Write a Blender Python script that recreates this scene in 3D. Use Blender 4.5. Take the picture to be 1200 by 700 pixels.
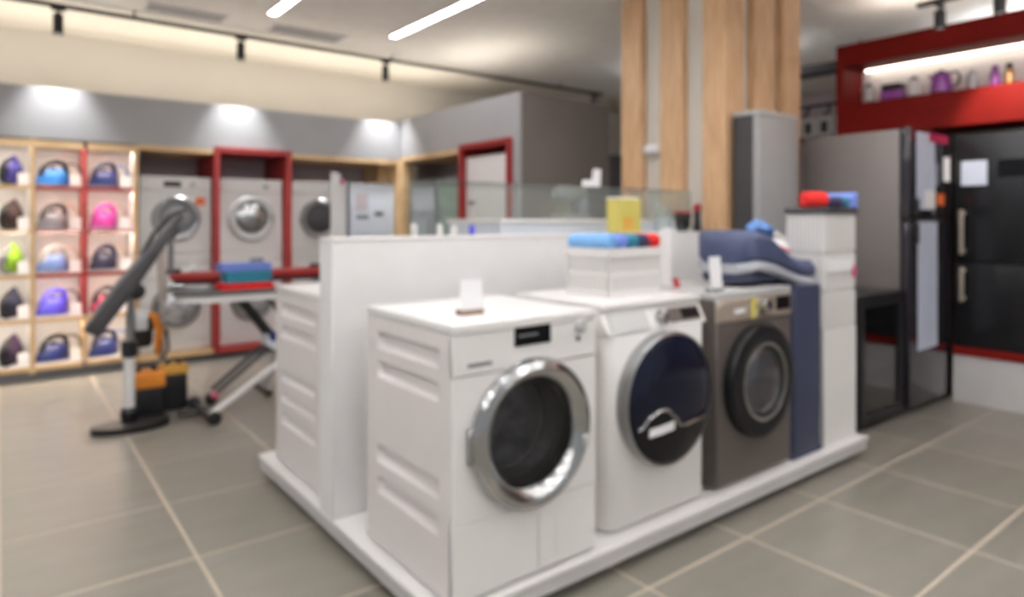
import bpy, bmesh, math, random
from mathutils import Vector, Matrix
PI = math.pi
R = math.radians
random.seed(7)
for o in list(bpy.data.objects): bpy.data.objects.remove(o)
scene = bpy.context.scene
C = scene.collection

# ------------------------------------------------------------------ camera
F_PX, HORIZON, YAW = 775.0, 258.0, 37.8
CAM_H = 1.28
cd = bpy.data.cameras.new('camera')
cam = bpy.data.objects.new('camera', cd); C.objects.link(cam)
cam.location = (0, 0, CAM_H)
cam.rotation_euler = (PI/2, 0, -R(YAW))
cd.sensor_width = 36.0
cd.lens = F_PX/1200*36
cd.shift_y = -(350-HORIZON)/1200
cd.clip_start = 0.05
cd.dof.use_dof = True            # the photograph is slightly out of focus throughout
cd.dof.focus_distance = 0.30
cd.dof.aperture_fstop = 7.5
scene.camera = cam

# ------------------------------------------------------------------ world, exposure
w = bpy.data.worlds.new('world'); scene.world = w; w.use_nodes = True
w.node_tree.nodes['Background'].inputs[0].default_value = (0.9, 0.92, 0.95, 1)
w.node_tree.nodes['Background'].inputs[1].default_value = 0.60
vs = scene.view_settings
vs.view_transform = 'Standard'; vs.look = 'None'; vs.gamma = 1.0; vs.use_curve_mapping = False
vs.exposure = -0.38
LAMP = 32.0            # strength of the linear ceiling lamps
SPOT = 135.0           # watts of one wall washer spot
LED = 80.0             # shelf LED strength

def lin(c):
    c = c/255.0
    return c/12.92 if c <= 0.04045 else ((c+0.055)/1.055)**2.4
def rgb(r, g, b): return (lin(r), lin(g), lin(b), 1)

# ------------------------------------------------------------------ materials
def mat(name, col, rough=0.5, metal=0.0, var=0.06, scale=8.0, stretch=(1, 1, 1), bump=0.0, coat=0.0, rnd=0.0, col2=None, spec=0.5):
    m = bpy.data.materials.new(name); m.use_nodes = True
    nt = m.node_tree; nd = nt.nodes; lk = nt.links
    b = nd['Principled BSDF']
    b.inputs['Roughness'].default_value = rough
    b.inputs['Metallic'].default_value = metal
    b.inputs['Coat Weight'].default_value = coat
    b.inputs['Specular IOR Level'].default_value = spec
    c = rgb(*col)
    tc = nd.new('ShaderNodeTexCoord'); mp = nd.new('ShaderNodeMapping')
    mp.inputs['Scale'].default_value = stretch
    lk.new(tc.outputs['Object'], mp.inputs[0])
    nz = nd.new('ShaderNodeTexNoise'); nz.inputs['Scale'].default_value = scale; nz.inputs['Detail'].default_value = 4
    lk.new(mp.outputs[0], nz.inputs['Vector'])
    rp = nd.new('ShaderNodeValToRGB')
    lo = tuple(max(0, x*(1-var)) for x in c[:3])+(1,)
    hi = tuple(min(1, x*(1+var)) for x in c[:3])+(1,)
    if col2: lo = rgb(*col2)
    rp.color_ramp.elements[0].color = lo; rp.color_ramp.elements[0].position = 0.3
    rp.color_ramp.elements[1].color = hi; rp.color_ramp.elements[1].position = 0.7
    lk.new(nz.outputs['Fac'], rp.inputs[0])
    last = rp.outputs[0]
    if rnd:
        oi = nd.new('ShaderNodeObjectInfo'); mr = nd.new('ShaderNodeMapRange')
        mr.inputs['To Min'].default_value = 1-rnd; mr.inputs['To Max'].default_value = 1+rnd
        lk.new(oi.outputs['Random'], mr.inputs['Value'])
        hs = nd.new('ShaderNodeHueSaturation'); lk.new(mr.outputs[0], hs.inputs['Value']); lk.new(last, hs.inputs['Color'])
        last = hs.outputs[0]
    lk.new(last, b.inputs['Base Color'])
    if bump:
        bp = nd.new('ShaderNodeBump'); bp.inputs['Strength'].default_value = bump; bp.inputs['Distance'].default_value = 0.01
        lk.new(nz.outputs['Fac'], bp.inputs['Height']); lk.new(bp.outputs[0], b.inputs['Normal'])
    return m
def glow(name, col, s):
    m = bpy.data.materials.new(name); m.use_nodes = True
    b = m.node_tree.nodes['Principled BSDF']
    b.inputs['Base Color'].default_value = rgb(*col)
    b.inputs['Emission Color'].default_value = rgb(*col)
    b.inputs['Emission Strength'].default_value = s
    return m
def glassmat(name, tint, alpha, rough=0.03, haze=0.0):
    m = bpy.data.materials.new(name); m.use_nodes = True
    nt = m.node_tree; nd = nt.nodes; lk = nt.links
    for n in list(nd):
        if n.type != 'OUTPUT_MATERIAL': nd.remove(n)
    out = [n for n in nd if n.type == 'OUTPUT_MATERIAL'][0]
    tr = nd.new('ShaderNodeBsdfTransparent'); tr.inputs[0].default_value = rgb(*tint)
    gl = nd.new('ShaderNodeBsdfGlossy'); gl.inputs['Roughness'].default_value = rough
    lw = nd.new('ShaderNodeLayerWeight'); lw.inputs[0].default_value = 0.5
    fr = nd.new('ShaderNodeMath'); fr.operation = 'POWER'; fr.inputs[1].default_value = 4.0; lk.new(lw.outputs['Facing'], fr.inputs[0])
    ad = nd.new('ShaderNodeMath'); ad.operation = 'ADD'; ad.inputs[1].default_value = alpha; ad.use_clamp = True
    mx = nd.new('ShaderNodeMixShader')
    lk.new(fr.outputs[0], ad.inputs[0]); lk.new(ad.outputs[0], mx.inputs[0])
    df = nd.new('ShaderNodeBsdfDiffuse'); df.inputs[0].default_value = rgb(206, 214, 210)
    hz = nd.new('ShaderNodeMixShader'); hz.inputs[0].default_value = haze
    lk.new(tr.outputs[0], hz.inputs[1]); lk.new(df.outputs[0], hz.inputs[2]); lk.new(hz.outputs[0], mx.inputs[1]); lk.new(gl.outputs[0], mx.inputs[2]); lk.new(mx.outputs[0], out.inputs[0])
    return m

MT = {}
def dm(k, *a, **kw): MT[k] = mat(k, *a, **kw)
dm('tile', (131, 126, 116), 0.32, var=0.09, scale=2.5, stretch=(0.8, 3.5, 1), rnd=0.07, spec=0.5)
dm('grout', (186, 171, 154), 0.8, scale=30)
dm('ceiling', (240, 235, 228), 0.9, var=0.03)
dm('cream', (240, 233, 219), 0.9, var=0.02)
dm('beige', (216, 210, 200), 0.9, var=0.03, scale=2)
dm('grey_wall', (168, 166, 166), 0.75, var=0.04, scale=3)
dm('dark_wall', (122, 113, 107), 0.75, var=0.05, scale=3)
dm('pale_wall', (206, 202, 198), 0.85, var=0.03)
dm('lav_wall', (204, 191, 194), 0.8, var=0.04)
dm('white', (226, 222, 219), 0.35, var=0.015, spec=0.4)
dm('white_side', (220, 213, 210), 0.42, var=0.015)
dm('white_matte', (226, 223, 221), 0.7, var=0.02)
dm('cool_white', (214, 219, 227), 0.4, var=0.02)
dm('seam', (150, 146, 143), 0.6)
dm('black', (24, 24, 26), 0.4, var=0.1)
dm('black_gloss', (10, 11, 14), 0.15, var=0.05, spec=0.25)
dm('ring_black', (20, 20, 22), 0.38, var=0.05, spec=0.3)
dm('smoke', (96, 96, 99), 0.25, 0.8, var=0.3, scale=9)
dm('tower_inner', (200, 197, 194), 0.6)
dm('navy_gloss', (14, 18, 34), 0.16, var=0.3, scale=5, spec=0.3)
dm('rubber', (60, 60, 62), 0.6)
dm('chrome', (178, 178, 177), 0.18, 1.0, var=0.03)
dm('steel', (165, 165, 165), 0.32, 1.0, var=0.04, stretch=(1, 1, 12))
dm('drum', (190, 190, 194), 0.35, 0.8, var=0.6, scale=14)
dm('bronze', (100, 92, 87), 0.38, 0.35, var=0.05, stretch=(1, 1, 10))
dm('bronze_light', (172, 160, 146), 0.35, 0.4, var=0.05, stretch=(10, 1, 1))
dm('silver_panel', (190, 189, 187), 0.4, 0.2, var=0.03)
dm('wood', (222, 190, 146), 0.55, var=0.1, scale=5, stretch=(1, 1, 1), col2=(205, 170, 124))
dm('oak', (216, 178, 138), 0.5, var=0.08, scale=9, stretch=(6, 6, 0.5), col2=(190, 148, 108), rnd=0.03)
dm('red', (164, 48, 45), 0.45, var=0.06)
dm('dark_red', (150, 26, 24), 0.5, var=0.08)
dm('shop_red', (118, 22, 16), 0.6, var=0.05, spec=0.12)
dm('fridge_grey', (126, 118, 115), 0.38, 0.3, var=0.04, stretch=(1, 1, 10))
dm('fridge_black', (30, 30, 32), 0.22, 0.2, var=0.1)
dm('fridge_dark_gloss', (44, 40, 46), 0.12, 0.1, var=0.1, coat=0.4)
dm('light_grey', (160, 158, 157), 0.45, 0.1, var=0.03)
dm('mid_grey', (120, 120, 122), 0.5, var=0.05)
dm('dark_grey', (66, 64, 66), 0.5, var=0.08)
dm('pad_grey', (92, 88, 88), 0.6, var=0.12, scale=20)
dm('board_dark', (60, 58, 60), 0.45, var=0.1, scale=20)
dm('beige_grey', (178, 168, 162), 0.5)
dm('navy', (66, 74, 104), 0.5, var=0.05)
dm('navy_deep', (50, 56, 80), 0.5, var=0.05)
dm('stripe_grey', (164, 166, 172), 0.45)
dm('orange', (226, 138, 44), 0.45, var=0.06)
dm('amber', (214, 160, 70), 0.45, var=0.06)
dm('t_red', (222, 40, 36), 0.9, var=0.15, scale=60, bump=0.4)
dm('t_teal', (52, 128, 150), 0.9, var=0.15, scale=60, bump=0.4)
dm('t_blue', (112, 134, 204), 0.9, var=0.12, scale=60, bump=0.4)
dm('t_sky', (120, 170, 220), 0.9, var=0.12, scale=60, bump=0.4)
dm('t_navy', (62, 62, 92), 0.9, var=0.12, scale=60, bump=0.4)
dm('paper', (236, 234, 234), 0.8, var=0.02)
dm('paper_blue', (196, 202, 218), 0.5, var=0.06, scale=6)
dm('yellow', (200, 186, 96), 0.5, var=0.1, scale=4)
dm('oakbase', (140, 116, 100), 0.6)
dm('plinth', (196, 192, 190), 0.6, var=0.05, scale=4)
dm('purple', (142, 70, 150), 0.3, var=0.1)
dm('magenta', (188, 58, 150), 0.35)
dm('crimson', (184, 38, 84), 0.4)
dm('iron_blue', (52, 130, 210), 0.3)
dm('iron_violet', (92, 84, 214), 0.3)
dm('iron_navy', (40, 50, 110), 0.3)
dm('iron_ink', (34, 36, 62), 0.35)
dm('iron_grey', (128, 126, 132), 0.35)
dm('iron_steel', (110, 136, 190), 0.35)
dm('iron_lime', (140, 186, 40), 0.35)
dm('iron_purple', (62, 56, 136), 0.35)
dm('iron_brown', (62, 40, 40), 0.4)
dm('iron_plum', (56, 34, 66), 0.4)
dm('cord_tan', (190, 160, 140), 0.7)
dm('bronze_bottle', (150, 110, 70), 0.35, 0.4)
dm('green_pale', (170, 200, 180), 0.4, var=0.15, scale=5)
dm('green_tint', (128, 156, 136), 0.35, var=0.2, scale=6)
dm('sticker_orange', (230, 110, 50), 0.6)
dm('pink', (200, 90, 120), 0.6)
dm('cloth_blue', (96, 132, 188), 0.9, var=0.4, scale=30)
MT['glass'] = glassmat('glass', (250, 252, 251), 0.04, haze=0.10)
MT['glass_dark'] = glassmat('glass_dark', (150, 152, 154), 0.10)
MT['glass_door'] = glassmat('glass_door', (200, 200, 203), 0.04)
MT['lamp'] = glow('lamp', (249, 251, 255), LAMP)
MT['led'] = glow('led', (255, 240, 222), LED)
MT['led_niche'] = glow('led_niche', (255, 244, 226), 9.0)
MT['led_added'] = glow('led_added', (255, 246, 234), 20.0)
MT['lens'] = glow('lens', (255, 250, 240), 0.5)

# ------------------------------------------------------------------ mesh helpers
class MB:
    def __init__(s): s.v = []; s.f = []
    def add(s, v, f):
        n = len(s.v); s.v += [tuple(p) for p in v]; s.f += [tuple(i+n for i in q) for q in f]; return s
    def box(s, x0, x1, y0, y1, z0, z1, skip=()):
        v = [(x, y, z) for z in (z0, z1) for y in (y0, y1) for x in (x0, x1)]
        F = {'b': (0, 2, 3, 1), 't': (4, 5, 7, 6), 'f': (0, 1, 5, 4), 'k': (2, 6, 7, 3), 'l': (0, 4, 6, 2), 'r': (1, 3, 7, 5)}
        return s.add(v, [F[k] for k in F if k not in skip])
    def loft(s, rings, caps=True, closed=False):
        n = len(rings[0]); v = [p for r in rings for p in r]; f = []
        m = len(rings)
        for i in range(m if closed else m-1):
            a = i*n; b = ((i+1) % m)*n
            for j in range(n):
                k = (j+1) % n; f.append((a+j, a+k, b+k, b+j))
        if caps and not closed:
            f.append(tuple(range(n))[::-1]); f.append(tuple((m-1)*n+j for j in range(n)))
        return s.add(v, f)
    def tube(s, pts, r, n=10, closed=False):
        P = [Vector(p) for p in pts]; rings = []; m = len(P)
        rr = r if isinstance(r, (list, tuple)) else [r]*m
        up = None
        for i in range(m):
            if closed: t = P[(i+1) % m]-P[i-1]
            else: t = P[min(i+1, m-1)]-P[max(i-1, 0)]
            t.normalize()
            if up is None: up = Vector((0, 0, 1)) if abs(t.z) < 0.9 else Vector((1, 0, 0))
            a = t.cross(up); a.normalize(); b = a.cross(t); b.normalize(); up = b
            rings.append([tuple(P[i]+(a*math.cos(2*PI*k/n)+b*math.sin(2*PI*k/n))*rr[i]) for k in range(n)])
        return s.loft(rings, closed=closed)
    def lathe(s, prof, c=(0, 0, 0), axis='z', n=32, closed=False):
        rings = []
        for r, h in prof:
            ring = []
            for k in range(n):
                a = 2*PI*k/n; x, y = r*math.cos(a), r*math.sin(a)
                if axis == 'z': p = (x, y, h)
                elif axis == 'y': p = (x, h, y)
                else: p = (h, x, y)
                ring.append((p[0]+c[0], p[1]+c[1], p[2]+c[2]))
            rings.append(ring)
        return s.loft(rings, caps=not closed, closed=closed)
    def prism(s, poly, axis, a, b):
        def mk(p, h):
            return {'x': (h, p[0], p[1]), 'y': (p[0], h, p[1]), 'z': (p[0], p[1], h)}[axis]
        return s.loft([[mk(p, a) for p in poly], [mk(p, b) for p in poly]])
    def data(s, bevel=0, seg=2, smooth=True):
        me = bpy.data.meshes.new('m'); bm = bmesh.new()
        vs_ = [bm.verts.new(p) for p in s.v]
        for q in s.f:
            try: bm.faces.new([vs_[i] for i in q])
            except ValueError: pass
        bmesh.ops.recalc_face_normals(bm, faces=bm.faces)
        if bevel:
            ed = [e for e in bm.edges if len(e.link_faces) == 2 and e.calc_face_angle(0) > 0.5]
            bmesh.ops.bevel(bm, geom=ed, offset=bevel, segments=seg, profile=0.6, affect='EDGES', clamp_overlap=True)
        bm.to_mesh(me); bm.free()
        if smooth:
            me.shade_smooth(); me.set_sharp_from_angle(angle=R(38))
        return me
def obj(name, mb, m, parent=None, bevel=0, seg=2, loc=None, rot=None, smooth=True):
    me = mb if isinstance(mb, bpy.types.Mesh) else mb.data(bevel, seg, smooth)
    me.name = name
    if not me.materials: me.materials.append(MT[m])
    o = bpy.data.objects.new(name, me); C.objects.link(o)
    if parent: o.parent = parent
    if loc: o.location = loc
    if rot: o.rotation_euler = rot
    return o
def box(name, x0, x1, y0, y1, z0, z1, m, parent=None, bevel=0.0, seg=2, **k):
    return obj(name, MB().box(x0, x1, y0, y1, z0, z1), m, parent, bevel, seg, **k)
def tag(o, label, cat, group=None):
    o['label'] = label; o['category'] = cat
    if group: o['group'] = group
    return o
def thing(name, label, cat, loc=(0, 0, 0), rz=0, group=None):
    o = bpy.data.objects.new(name, None); C.objects.link(o)
    o.empty_display_size = 0.1
    o.location = loc; o.rotation_euler = (0, 0, rz)
    return tag(o, label, cat, group)
def struct(o):
    o['kind'] = 'structure'; return o
def copy_tree(root, loc, rz=None, label=None):
    r = root.copy(); C.objects.link(r); r.location = loc
    if rz is not None: r.rotation_euler = (0, 0, rz)
    if label: r['label'] = label
    for ch in root.children:
        c = ch.copy(); C.objects.link(c); c.parent = r
        for g in ch.children:
            d = g.copy(); C.objects.link(d); d.parent = c
    return r
def circ(cx, cz, r, n=32, a0=0, a1=2*PI):
    return [(cx+r*math.cos(a0+(a1-a0)*k/n), cz+r*math.sin(a0+(a1-a0)*k/n)) for k in range(n)]

# ------------------------------------------------------------------ room shell
X0, X1, Y0, Y1, HC = -2.6, 9.0, -3.2, 7.55, 3.03
floor = struct(box('floor', X0, X1, Y0, Y1, -0.12, -0.0012, 'grout'))
TP, TX, TY, JW = 0.595, 0.0, 0.335, 0.013
tile_me = MB().box(JW/2, TP-JW/2, JW/2, TP-JW/2, -0.008, 0.0).data(0.001, 1, False)
tiles = []
ca, sa = math.cos(R(YAW)), math.sin(R(YAW))
for i in range(-5, 16):
    for j in range(-7, 13):
        x, y = TX+i*TP, TY+j*TP
        if x < X0 or y < Y0 or x+TP > X1 or y+TP > Y1: continue
        cx, cy = x+TP/2, y+TP/2
        d = cx*sa+cy*ca; u = (cx*ca-cy*sa)/d if d > 0.2 else 9
        seen = d > 0.2 and abs(u) < 0.80+0.35/d and d > 1.6
        tiles.append((0 if seen else 1, d, x, y))
tiles.sort()
rest = MB()
for k, (sn, d, x, y) in enumerate(tiles):
    if sn == 0 and k < 290:
        o = obj('tile', tile_me, 'tile', floor, loc=(x, y, 0))
    else:
        rest.box(x+JW/2, x+TP-JW/2, y+JW/2, y+TP-JW/2, -0.008, 0.0)
o = obj('tile_field', rest, 'tile', floor, smooth=False); o['kind'] = 'stuff'

ceil = struct(box('ceiling', X0, X1, Y0, 6.42, HC, HC+0.1, 'ceiling'))
struct(box('trim_1', X0, X1, 6.42, Y1, HC, HC+0.1, 'cream'))
struct(box('wall_back', X0, X1, Y1, Y1+0.1, 0, HC, 'beige'))
# walls left out behind the camera and to the left so plain world light enters
struct(box('wall_right', X1, X1+0.1, Y0, Y1, 0, HC, 'lav_wall'))

# vents in the ceiling
for k, (xa, xb) in enumerate(((0.93, 1.56), (1.93, 2.62))):
    t = thing('ceiling_vent', ['flat slatted air vent in the ceiling, nearer the left picture edge', 'flat slatted air vent in the ceiling nearer the long lamp strips'][k], 'vent', (xa, 5.93, HC), 0, 'ceiling vents')
    L = xb-xa
    fr = MB().box(0, L, 0, 0.02, -0.012, 0).box(0, L, 0.25, 0.27, -0.012, 0).box(0, 0.02, 0.02, 0.25, -0.012, 0).box(L-0.02, L, 0.02, 0.25, -0.012, 0)
    obj('frame', fr, 'white', t)
    for q in range(7):
        y = 0.035+q*0.031
        obj('slat', MB().prism([(y, -0.002), (y+0.026, -0.012), (y+0.028, -0.010), (y+0.002, 0)], 'x', 0.02, L-0.02), 'light_grey', t)

# linear lamps
LS = [('long glowing ceiling lamp strip nearest the wooden column', 2.95, 3.3, 5.65),
      ('glowing ceiling lamp strip cut by the top edge of the picture', 1.82, 3.3, 5.65)]
LS += [('slim linear fill lamp added outside the picture', x, 2.9, 4.3) for x in (-1.5, -0.4)]  # from here on unseen lamps, added to brighten the room
LS += [('slim linear fill lamp added outside the picture', x, 0.3, 2.6) for x in (-1.5, -0.4, 0.7, 1.82, 2.95)]
LS += [('slim linear fill lamp added outside the picture', 4.1, -0.2, 1.55)]
LS += [('slim hanging fill lamp added out of sight behind the oak column', 6.0, 3.55, 5.1), ('slim hanging fill lamp added unseen behind the red fascia', 6.7, -1.0, 2.1), ('slim hanging fill lamp added unseen far behind the red fascia', 7.7, -1.0, 2.1)]  # added out of sight to light the ceiling at the right
LS += [('slim linear fill lamp added outside the picture', x, -2.7, -0.4) for x in (-1.5, -0.4, 0.7, 1.82, 2.95, 4.1)]
for lb, x, ya, yb in LS:
    t = thing('linear_lamp', lb, 'lamp', (x, (ya+yb)/2, HC), 0, 'linear ceiling lamps')
    h = (yb-ya)/2
    hs = MB().box(-0.045, -0.035, -h, h, -0.02, 0).box(0.035, 0.045, -h, h, -0.02, 0).box(-0.035, 0.035, -h, -h+0.01, -0.02, 0).box(-0.035, 0.035, h-0.01, h, -0.02, 0)
    obj('housing', hs, 'white', t)
    box('diffuser', -0.030, 0.030, -h+0.01, h-0.01, -0.016, -0.004, 'lamp', t)
    if 'glowing' not in lb:      # the added lamps hang on rods and also shine up to brighten the ceiling
        t.location.z = 2.70
        box('upper_diffuser', -0.034, 0.034, -h+0.011, h-0.011, -0.003, 0.006, 'lamp', t)
        for y in (-h*0.8, h*0.8): obj('hanger', MB().tube([(0, y, 0.006), (0, y, 0.329)], 0.004, 6), 'steel', t)

# track with spots
t = thing('track_rail', 'long black lighting rail under the ceiling above the iron shelves', 'rail', (0, 6.33, 2.98))
box('rail', -2.0, 6.45, -0.018, 0.018, -0.02, 0.012, 'black', t, 0.003, 1)
for x in (-1.5, 0.9, 3.3, 5.7): obj('hanger', MB().tube([(x, 0, 0.01), (x, 0, 0.05)], 0.01, 8), 'black', t)
def spot_head(t, L=0.15, r=0.036):
    obj('adapter', MB().box(-0.05, 0.05, -0.017, 0.017, -0.025, 0), 'black', t, 0.003, 1)
    obj('stem', MB().tube([(0, 0, -0.025), (0, 0, -0.06)], 0.010, 8), 'black', t)
    b = obj('barrel', MB().lathe([(r*0.9, -0.05), (r, -0.06), (r, -0.06-L), (r*0.86, -0.06-L), (r*0.82, -0.05-L)], n=20), 'black', t)
    obj('lens', MB().lathe([(r*0.80, -0.052-L), (r*0.80, -0.050-L)], n=20), 'lens', t)
sl = ['black track spot nearest the left picture edge, above the shelves of irons', 'black track spot above the red framed laundry bay',
      'black track spot above the corner of the grey wall', 'small black track spot at the far end of the rail']
for k, x in enumerate((0.37, 1.757, 3.22, 6.3)):
    t = thing('track_spot', sl[k], 'spotlight', (x, 6.33, 2.96), 0, 'spots on the back rail')
    spot_head(t)
    ld = bpy.data.lights.new('spot_light', 'SPOT'); ld.energy = SPOT; ld.spot_size = R(72); ld.spot_blend = 1.0; ld.shadow_soft_size = 0.03
    ld.color = (0.93, 0.96, 1.0)
    lo = bpy.data.objects.new('spot_light', ld); C.objects.link(lo); lo.parent = t; lo.location = (0, -0.02, -0.23)
    lo.rotation_euler = (R(4), 0, 0)

# suspended rail on the right with two spots
t = thing('track_rail', 'short black suspended rail in front of the red fascia', 'rail', (4.9, 1.4, 2.73))
box('rail', -0.018, 0.018, -1.6, 0.45, -0.02, 0.012, 'black', t, 0.003, 1)
for y in (-1.2, 0.3): obj('hanger', MB().tube([(0, y, 0.01), (0, y, 0.30)], 0.006, 8), 'black', t)
sl = ['black cylinder spot hanging left before the red fascia', 'black cylinder spot hanging at the right before the red fascia']
for k, y in enumerate((1.715, 1.385)):
    t = thing('track_spot', sl[k], 'spotlight', (4.9, y, 2.71), 0, 'spots before the red fascia')
    spot_head(t, 0.11-0.02*k, 0.034)
    if k == 1:
        ld = bpy.data.lights.new('spot_light', 'SPOT'); ld.energy = 75; ld.spot_size = R(70); ld.spot_blend = 0.6; ld.shadow_soft_size = 0.03
        ld.color = (1.0, 0.93, 0.85)
        lo = bpy.data.objects.new('spot_light', ld); C.objects.link(lo); lo.parent = t; lo.location = (0, 0, -0.19)
        lo.rotation_euler = (0, R(-38), 0)

# ------------------------------------------------------------------ built-in wall of shelves and bays
YF = 6.46
XCL = -0.175
ZB = 2.34
struct(box('wall_bulkhead', X0, 3.47, YF, 7.2, 1.93, ZB, 'grey_wall', None, 0.004, 1))
struct(box('wall_bay_front', X0, XCL, YF, YF+0.05, 0, 1.93, 'grey_wall'))
bk = struct(box('wall_bay_back', X0, 3.47, 7.16, 7.2, 0, 1.93, 'lav_wall'))
# unseen LED uplight added on top of the built-in units to brighten the ceiling
t = thing('added_uplight', 'added unseen warm light strip lying on top of the grey wall units', 'lamp', (0, 6.85, ZB))
box('housing', X0+0.2, 4.5, -0.05, 0.05, 0, 0.03, 'white', t)
box('diffuser', X0+0.25, 4.45, -0.04, 0.04, 0.03, 0.04, 'led_added', t)

ZS = [1.887, 1.545, 1.190, 0.840, 0.485, 0.100]
XC = [-0.15, 0.21, 0.5635, 0.9275]
sh = thing('display_shelf', 'light wooden cubby shelf with red frames holding steam irons', 'shelf', (0, YF, 0))
DEP = 0.36
box('back_panel', XC[0], XC[3], DEP, DEP+0.015, 0.07, 1.90, 'white_matte', sh)
for i, x in enumerate(XC):
    if i == 2:
        box('divider', x-0.014, x+0.014, -0.004, DEP, ZS[4]+0.012, ZS[0]-0.012, 'red', sh, 0.002, 1)
        box('divider', x-0.014, x+0.014, 0, DEP, ZS[5]+0.012, ZS[4]-0.012, 'wood', sh, 0.002, 1)
    else:
        p_ = box('post', x-0.019, x+0.019, 0.015, DEP, 0.06, 1.925, 'white_matte', sh)
        box('front_edge', x-0.019, x+0.019, -0.002, 0.0145, 0.06, 1.925, 'wood', p_)
for r, z in enumerate(ZS):
    for c in range(3):
        xa, xb = XC[c]+(0.0145 if c == 2 else 0.0195), XC[c+1]-(0.0145 if c == 1 else 0.0195)
        red = c > 0 and r in (1, 2, 3)
        th = 0.02 if r in (0, 5) else 0.012
        zt = z+th if r else z+0.03
        b = box('shelf_board', xa, xb, 0.015, DEP, z-th, zt, 'white_matte', sh)
        box('front_edge', xa, xb, 0.0, 0.0145, z-th, zt, 'red' if red else 'wood', b)
        if r < 5:
            box('lip', xa, xb, 0.0, 0.012, z-th-0.010, z-th-0.0005, 'red' if red else 'wood', b)
            box('led_strip', xa+0.01, xb-0.01, 0.02, 0.045, z-th-0.007, z-th-0.0005, 'led', b)
box('kick_board', XC[0], XC[3], 0.05, 0.07, 0, 0.08, 'mid_grey', sh)

# steam irons ------------------------------------------------
def teardrop(L, W, z, n=20, dx=0, sx=1, sy=1):
    pts = []
    for k in range(n):
        a = 2*PI*k/n
        c, s_ = math.cos(a), math.sin(a)
        x = c*L/2; wv = W/2*(1-0.62*max(0, c)**1.3)
        pts.append((dx+x*sx, s_*wv*sy, z))
    return pts
def iron(label, loc, rz, body, top, cord=None, heel=False, k=1.0):
    t = thing('steam_iron', label, 'iron', loc, rz, 'steam irons in the cubbies')
    L, W = 0.25*k, 0.13*k
    rx = None
    def put(name, mb, m):
        if not heel: mb.v = [(x, y*1.15, z*1.16) for x, y, z in mb.v]
        if heel:   # stand on the heel, nose up
            mb.v = [(z-0.075, y, x+L/2) for x, y, z in mb.v]
        return obj(name, mb, m, t)
    put('soleplate', MB().loft([teardrop(L, W, 0.0), teardrop(L, W, 0.012)]), 'steel')
    put('body', MB().loft([teardrop(L*0.97, W*0.97, 0.013), teardrop(L*0.96, W*0.95, 0.045, dx=-0.003), teardrop(L*0.80, W*0.82, 0.088, dx=-0.014), teardrop(L*0.56, W*0.58, 0.114, dx=-0.024), teardrop(L*0.32, W*0.34, 0.126, dx=-0.03)]), body)
    put('handle', MB().tube([(-L*0.40, 0, 0.06), (-L*0.43, 0, 0.12), (-L*0.36, 0, 0.165), (-L*0.15, 0, 0.178), (L*0.08, 0, 0.165), (L*0.22, 0, 0.13), (L*0.30, 0, 0.075)], [0.022, 0.020, 0.018, 0.018, 0.018, 0.020, 0.024], 10), top)
    put('dial', MB().lathe([(0.022, 0.120), (0.022, 0.134), (0.015, 0.138)], c=(-0.012, 0, 0), n=14), top)
    if cord and not heel:
        pts = [(-L*0.36, 0, 0.165)]
        for q in range(1, 13):
            a = PI*0.95-q/12*PI*1.1
            pts.append((-L*0.36-0.075-0.075*math.cos(a)*-1*1.0 if False else -L*0.36-0.07-0.07*math.cos(PI-a), 0.02, 0.135+0.055*math.sin(a)))
        put('cord', MB().tube([(-L*0.40, 0.0, 0.155), (-L*0.52, 0.01, 0.17), (-L*0.66, 0.02, 0.165), (-L*0.78, 0.02, 0.13), (-L*0.82, 0.02, 0.07), (-L*0.80, 0.01, 0.012)], 0.008, 8), cord)
    return t
spec = {
 (0, 0): ('iron_purple', 'black', None, 'dark blue steam iron stood upright in the top left cubby'),
 (0, 1): ('iron_brown', 'black', None, 'dark brown steam iron stood upright in the second cubby of the left column'),
 (0, 2): ('iron_lime', 'iron_grey', None, 'lime green steam iron stood upright at the left picture edge'),
 (0, 3): ('iron_ink', 'black', None, 'inky navy steam iron stood upright in the fourth cubby of the left column'),
 (0, 4): ('iron_plum', 'black', None, 'dark plum steam iron stood upright in the bottom left cubby'),
 (1, 0): ('iron_blue', 'black', 'rubber', 'bright blue steam iron with black handle in a top cubby'),
 (1, 1): ('iron_grey', 'dark_grey', 'cord_tan', 'grey steam iron with tan cord loop beside the red divider'),
 (1, 2): ('iron_steel', 'light_grey', 'cord_tan', 'pale steel blue steam iron with light handle in the middle cubby'),
 (1, 3): ('iron_violet', 'iron_violet', 'iron_brown', 'vivid violet steam iron with brown cord loop'),
 (1, 4): ('iron_navy', 'black', 'black', 'navy steam iron with thick black handle in the bottom middle cubby'),
 (2, 0): ('iron_navy', 'iron_ink', 'iron_steel', 'navy steam iron with pale blue cord in the top right cubby'),
 (2, 1): ('magenta', 'magenta', 'cord_tan', 'magenta steam iron in the red framed cubby'),
 (2, 2): ('iron_ink', 'iron_ink', 'cord_tan', 'dark ink blue steam iron with tan cord above the crimson one'),
 (2, 3): ('crimson', 'dark_grey', None, 'crimson steam iron partly behind the tilted grey board'),
 (2, 4): ('iron_navy', 'iron_ink', 'iron_steel', 'navy and blue steam iron in the bottom cubby behind the pole')}
rown = ['top', 'second', 'third', 'fourth', 'bottom']; coln = ['left picture edge', 'middle column', 'column next to the washers']
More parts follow.
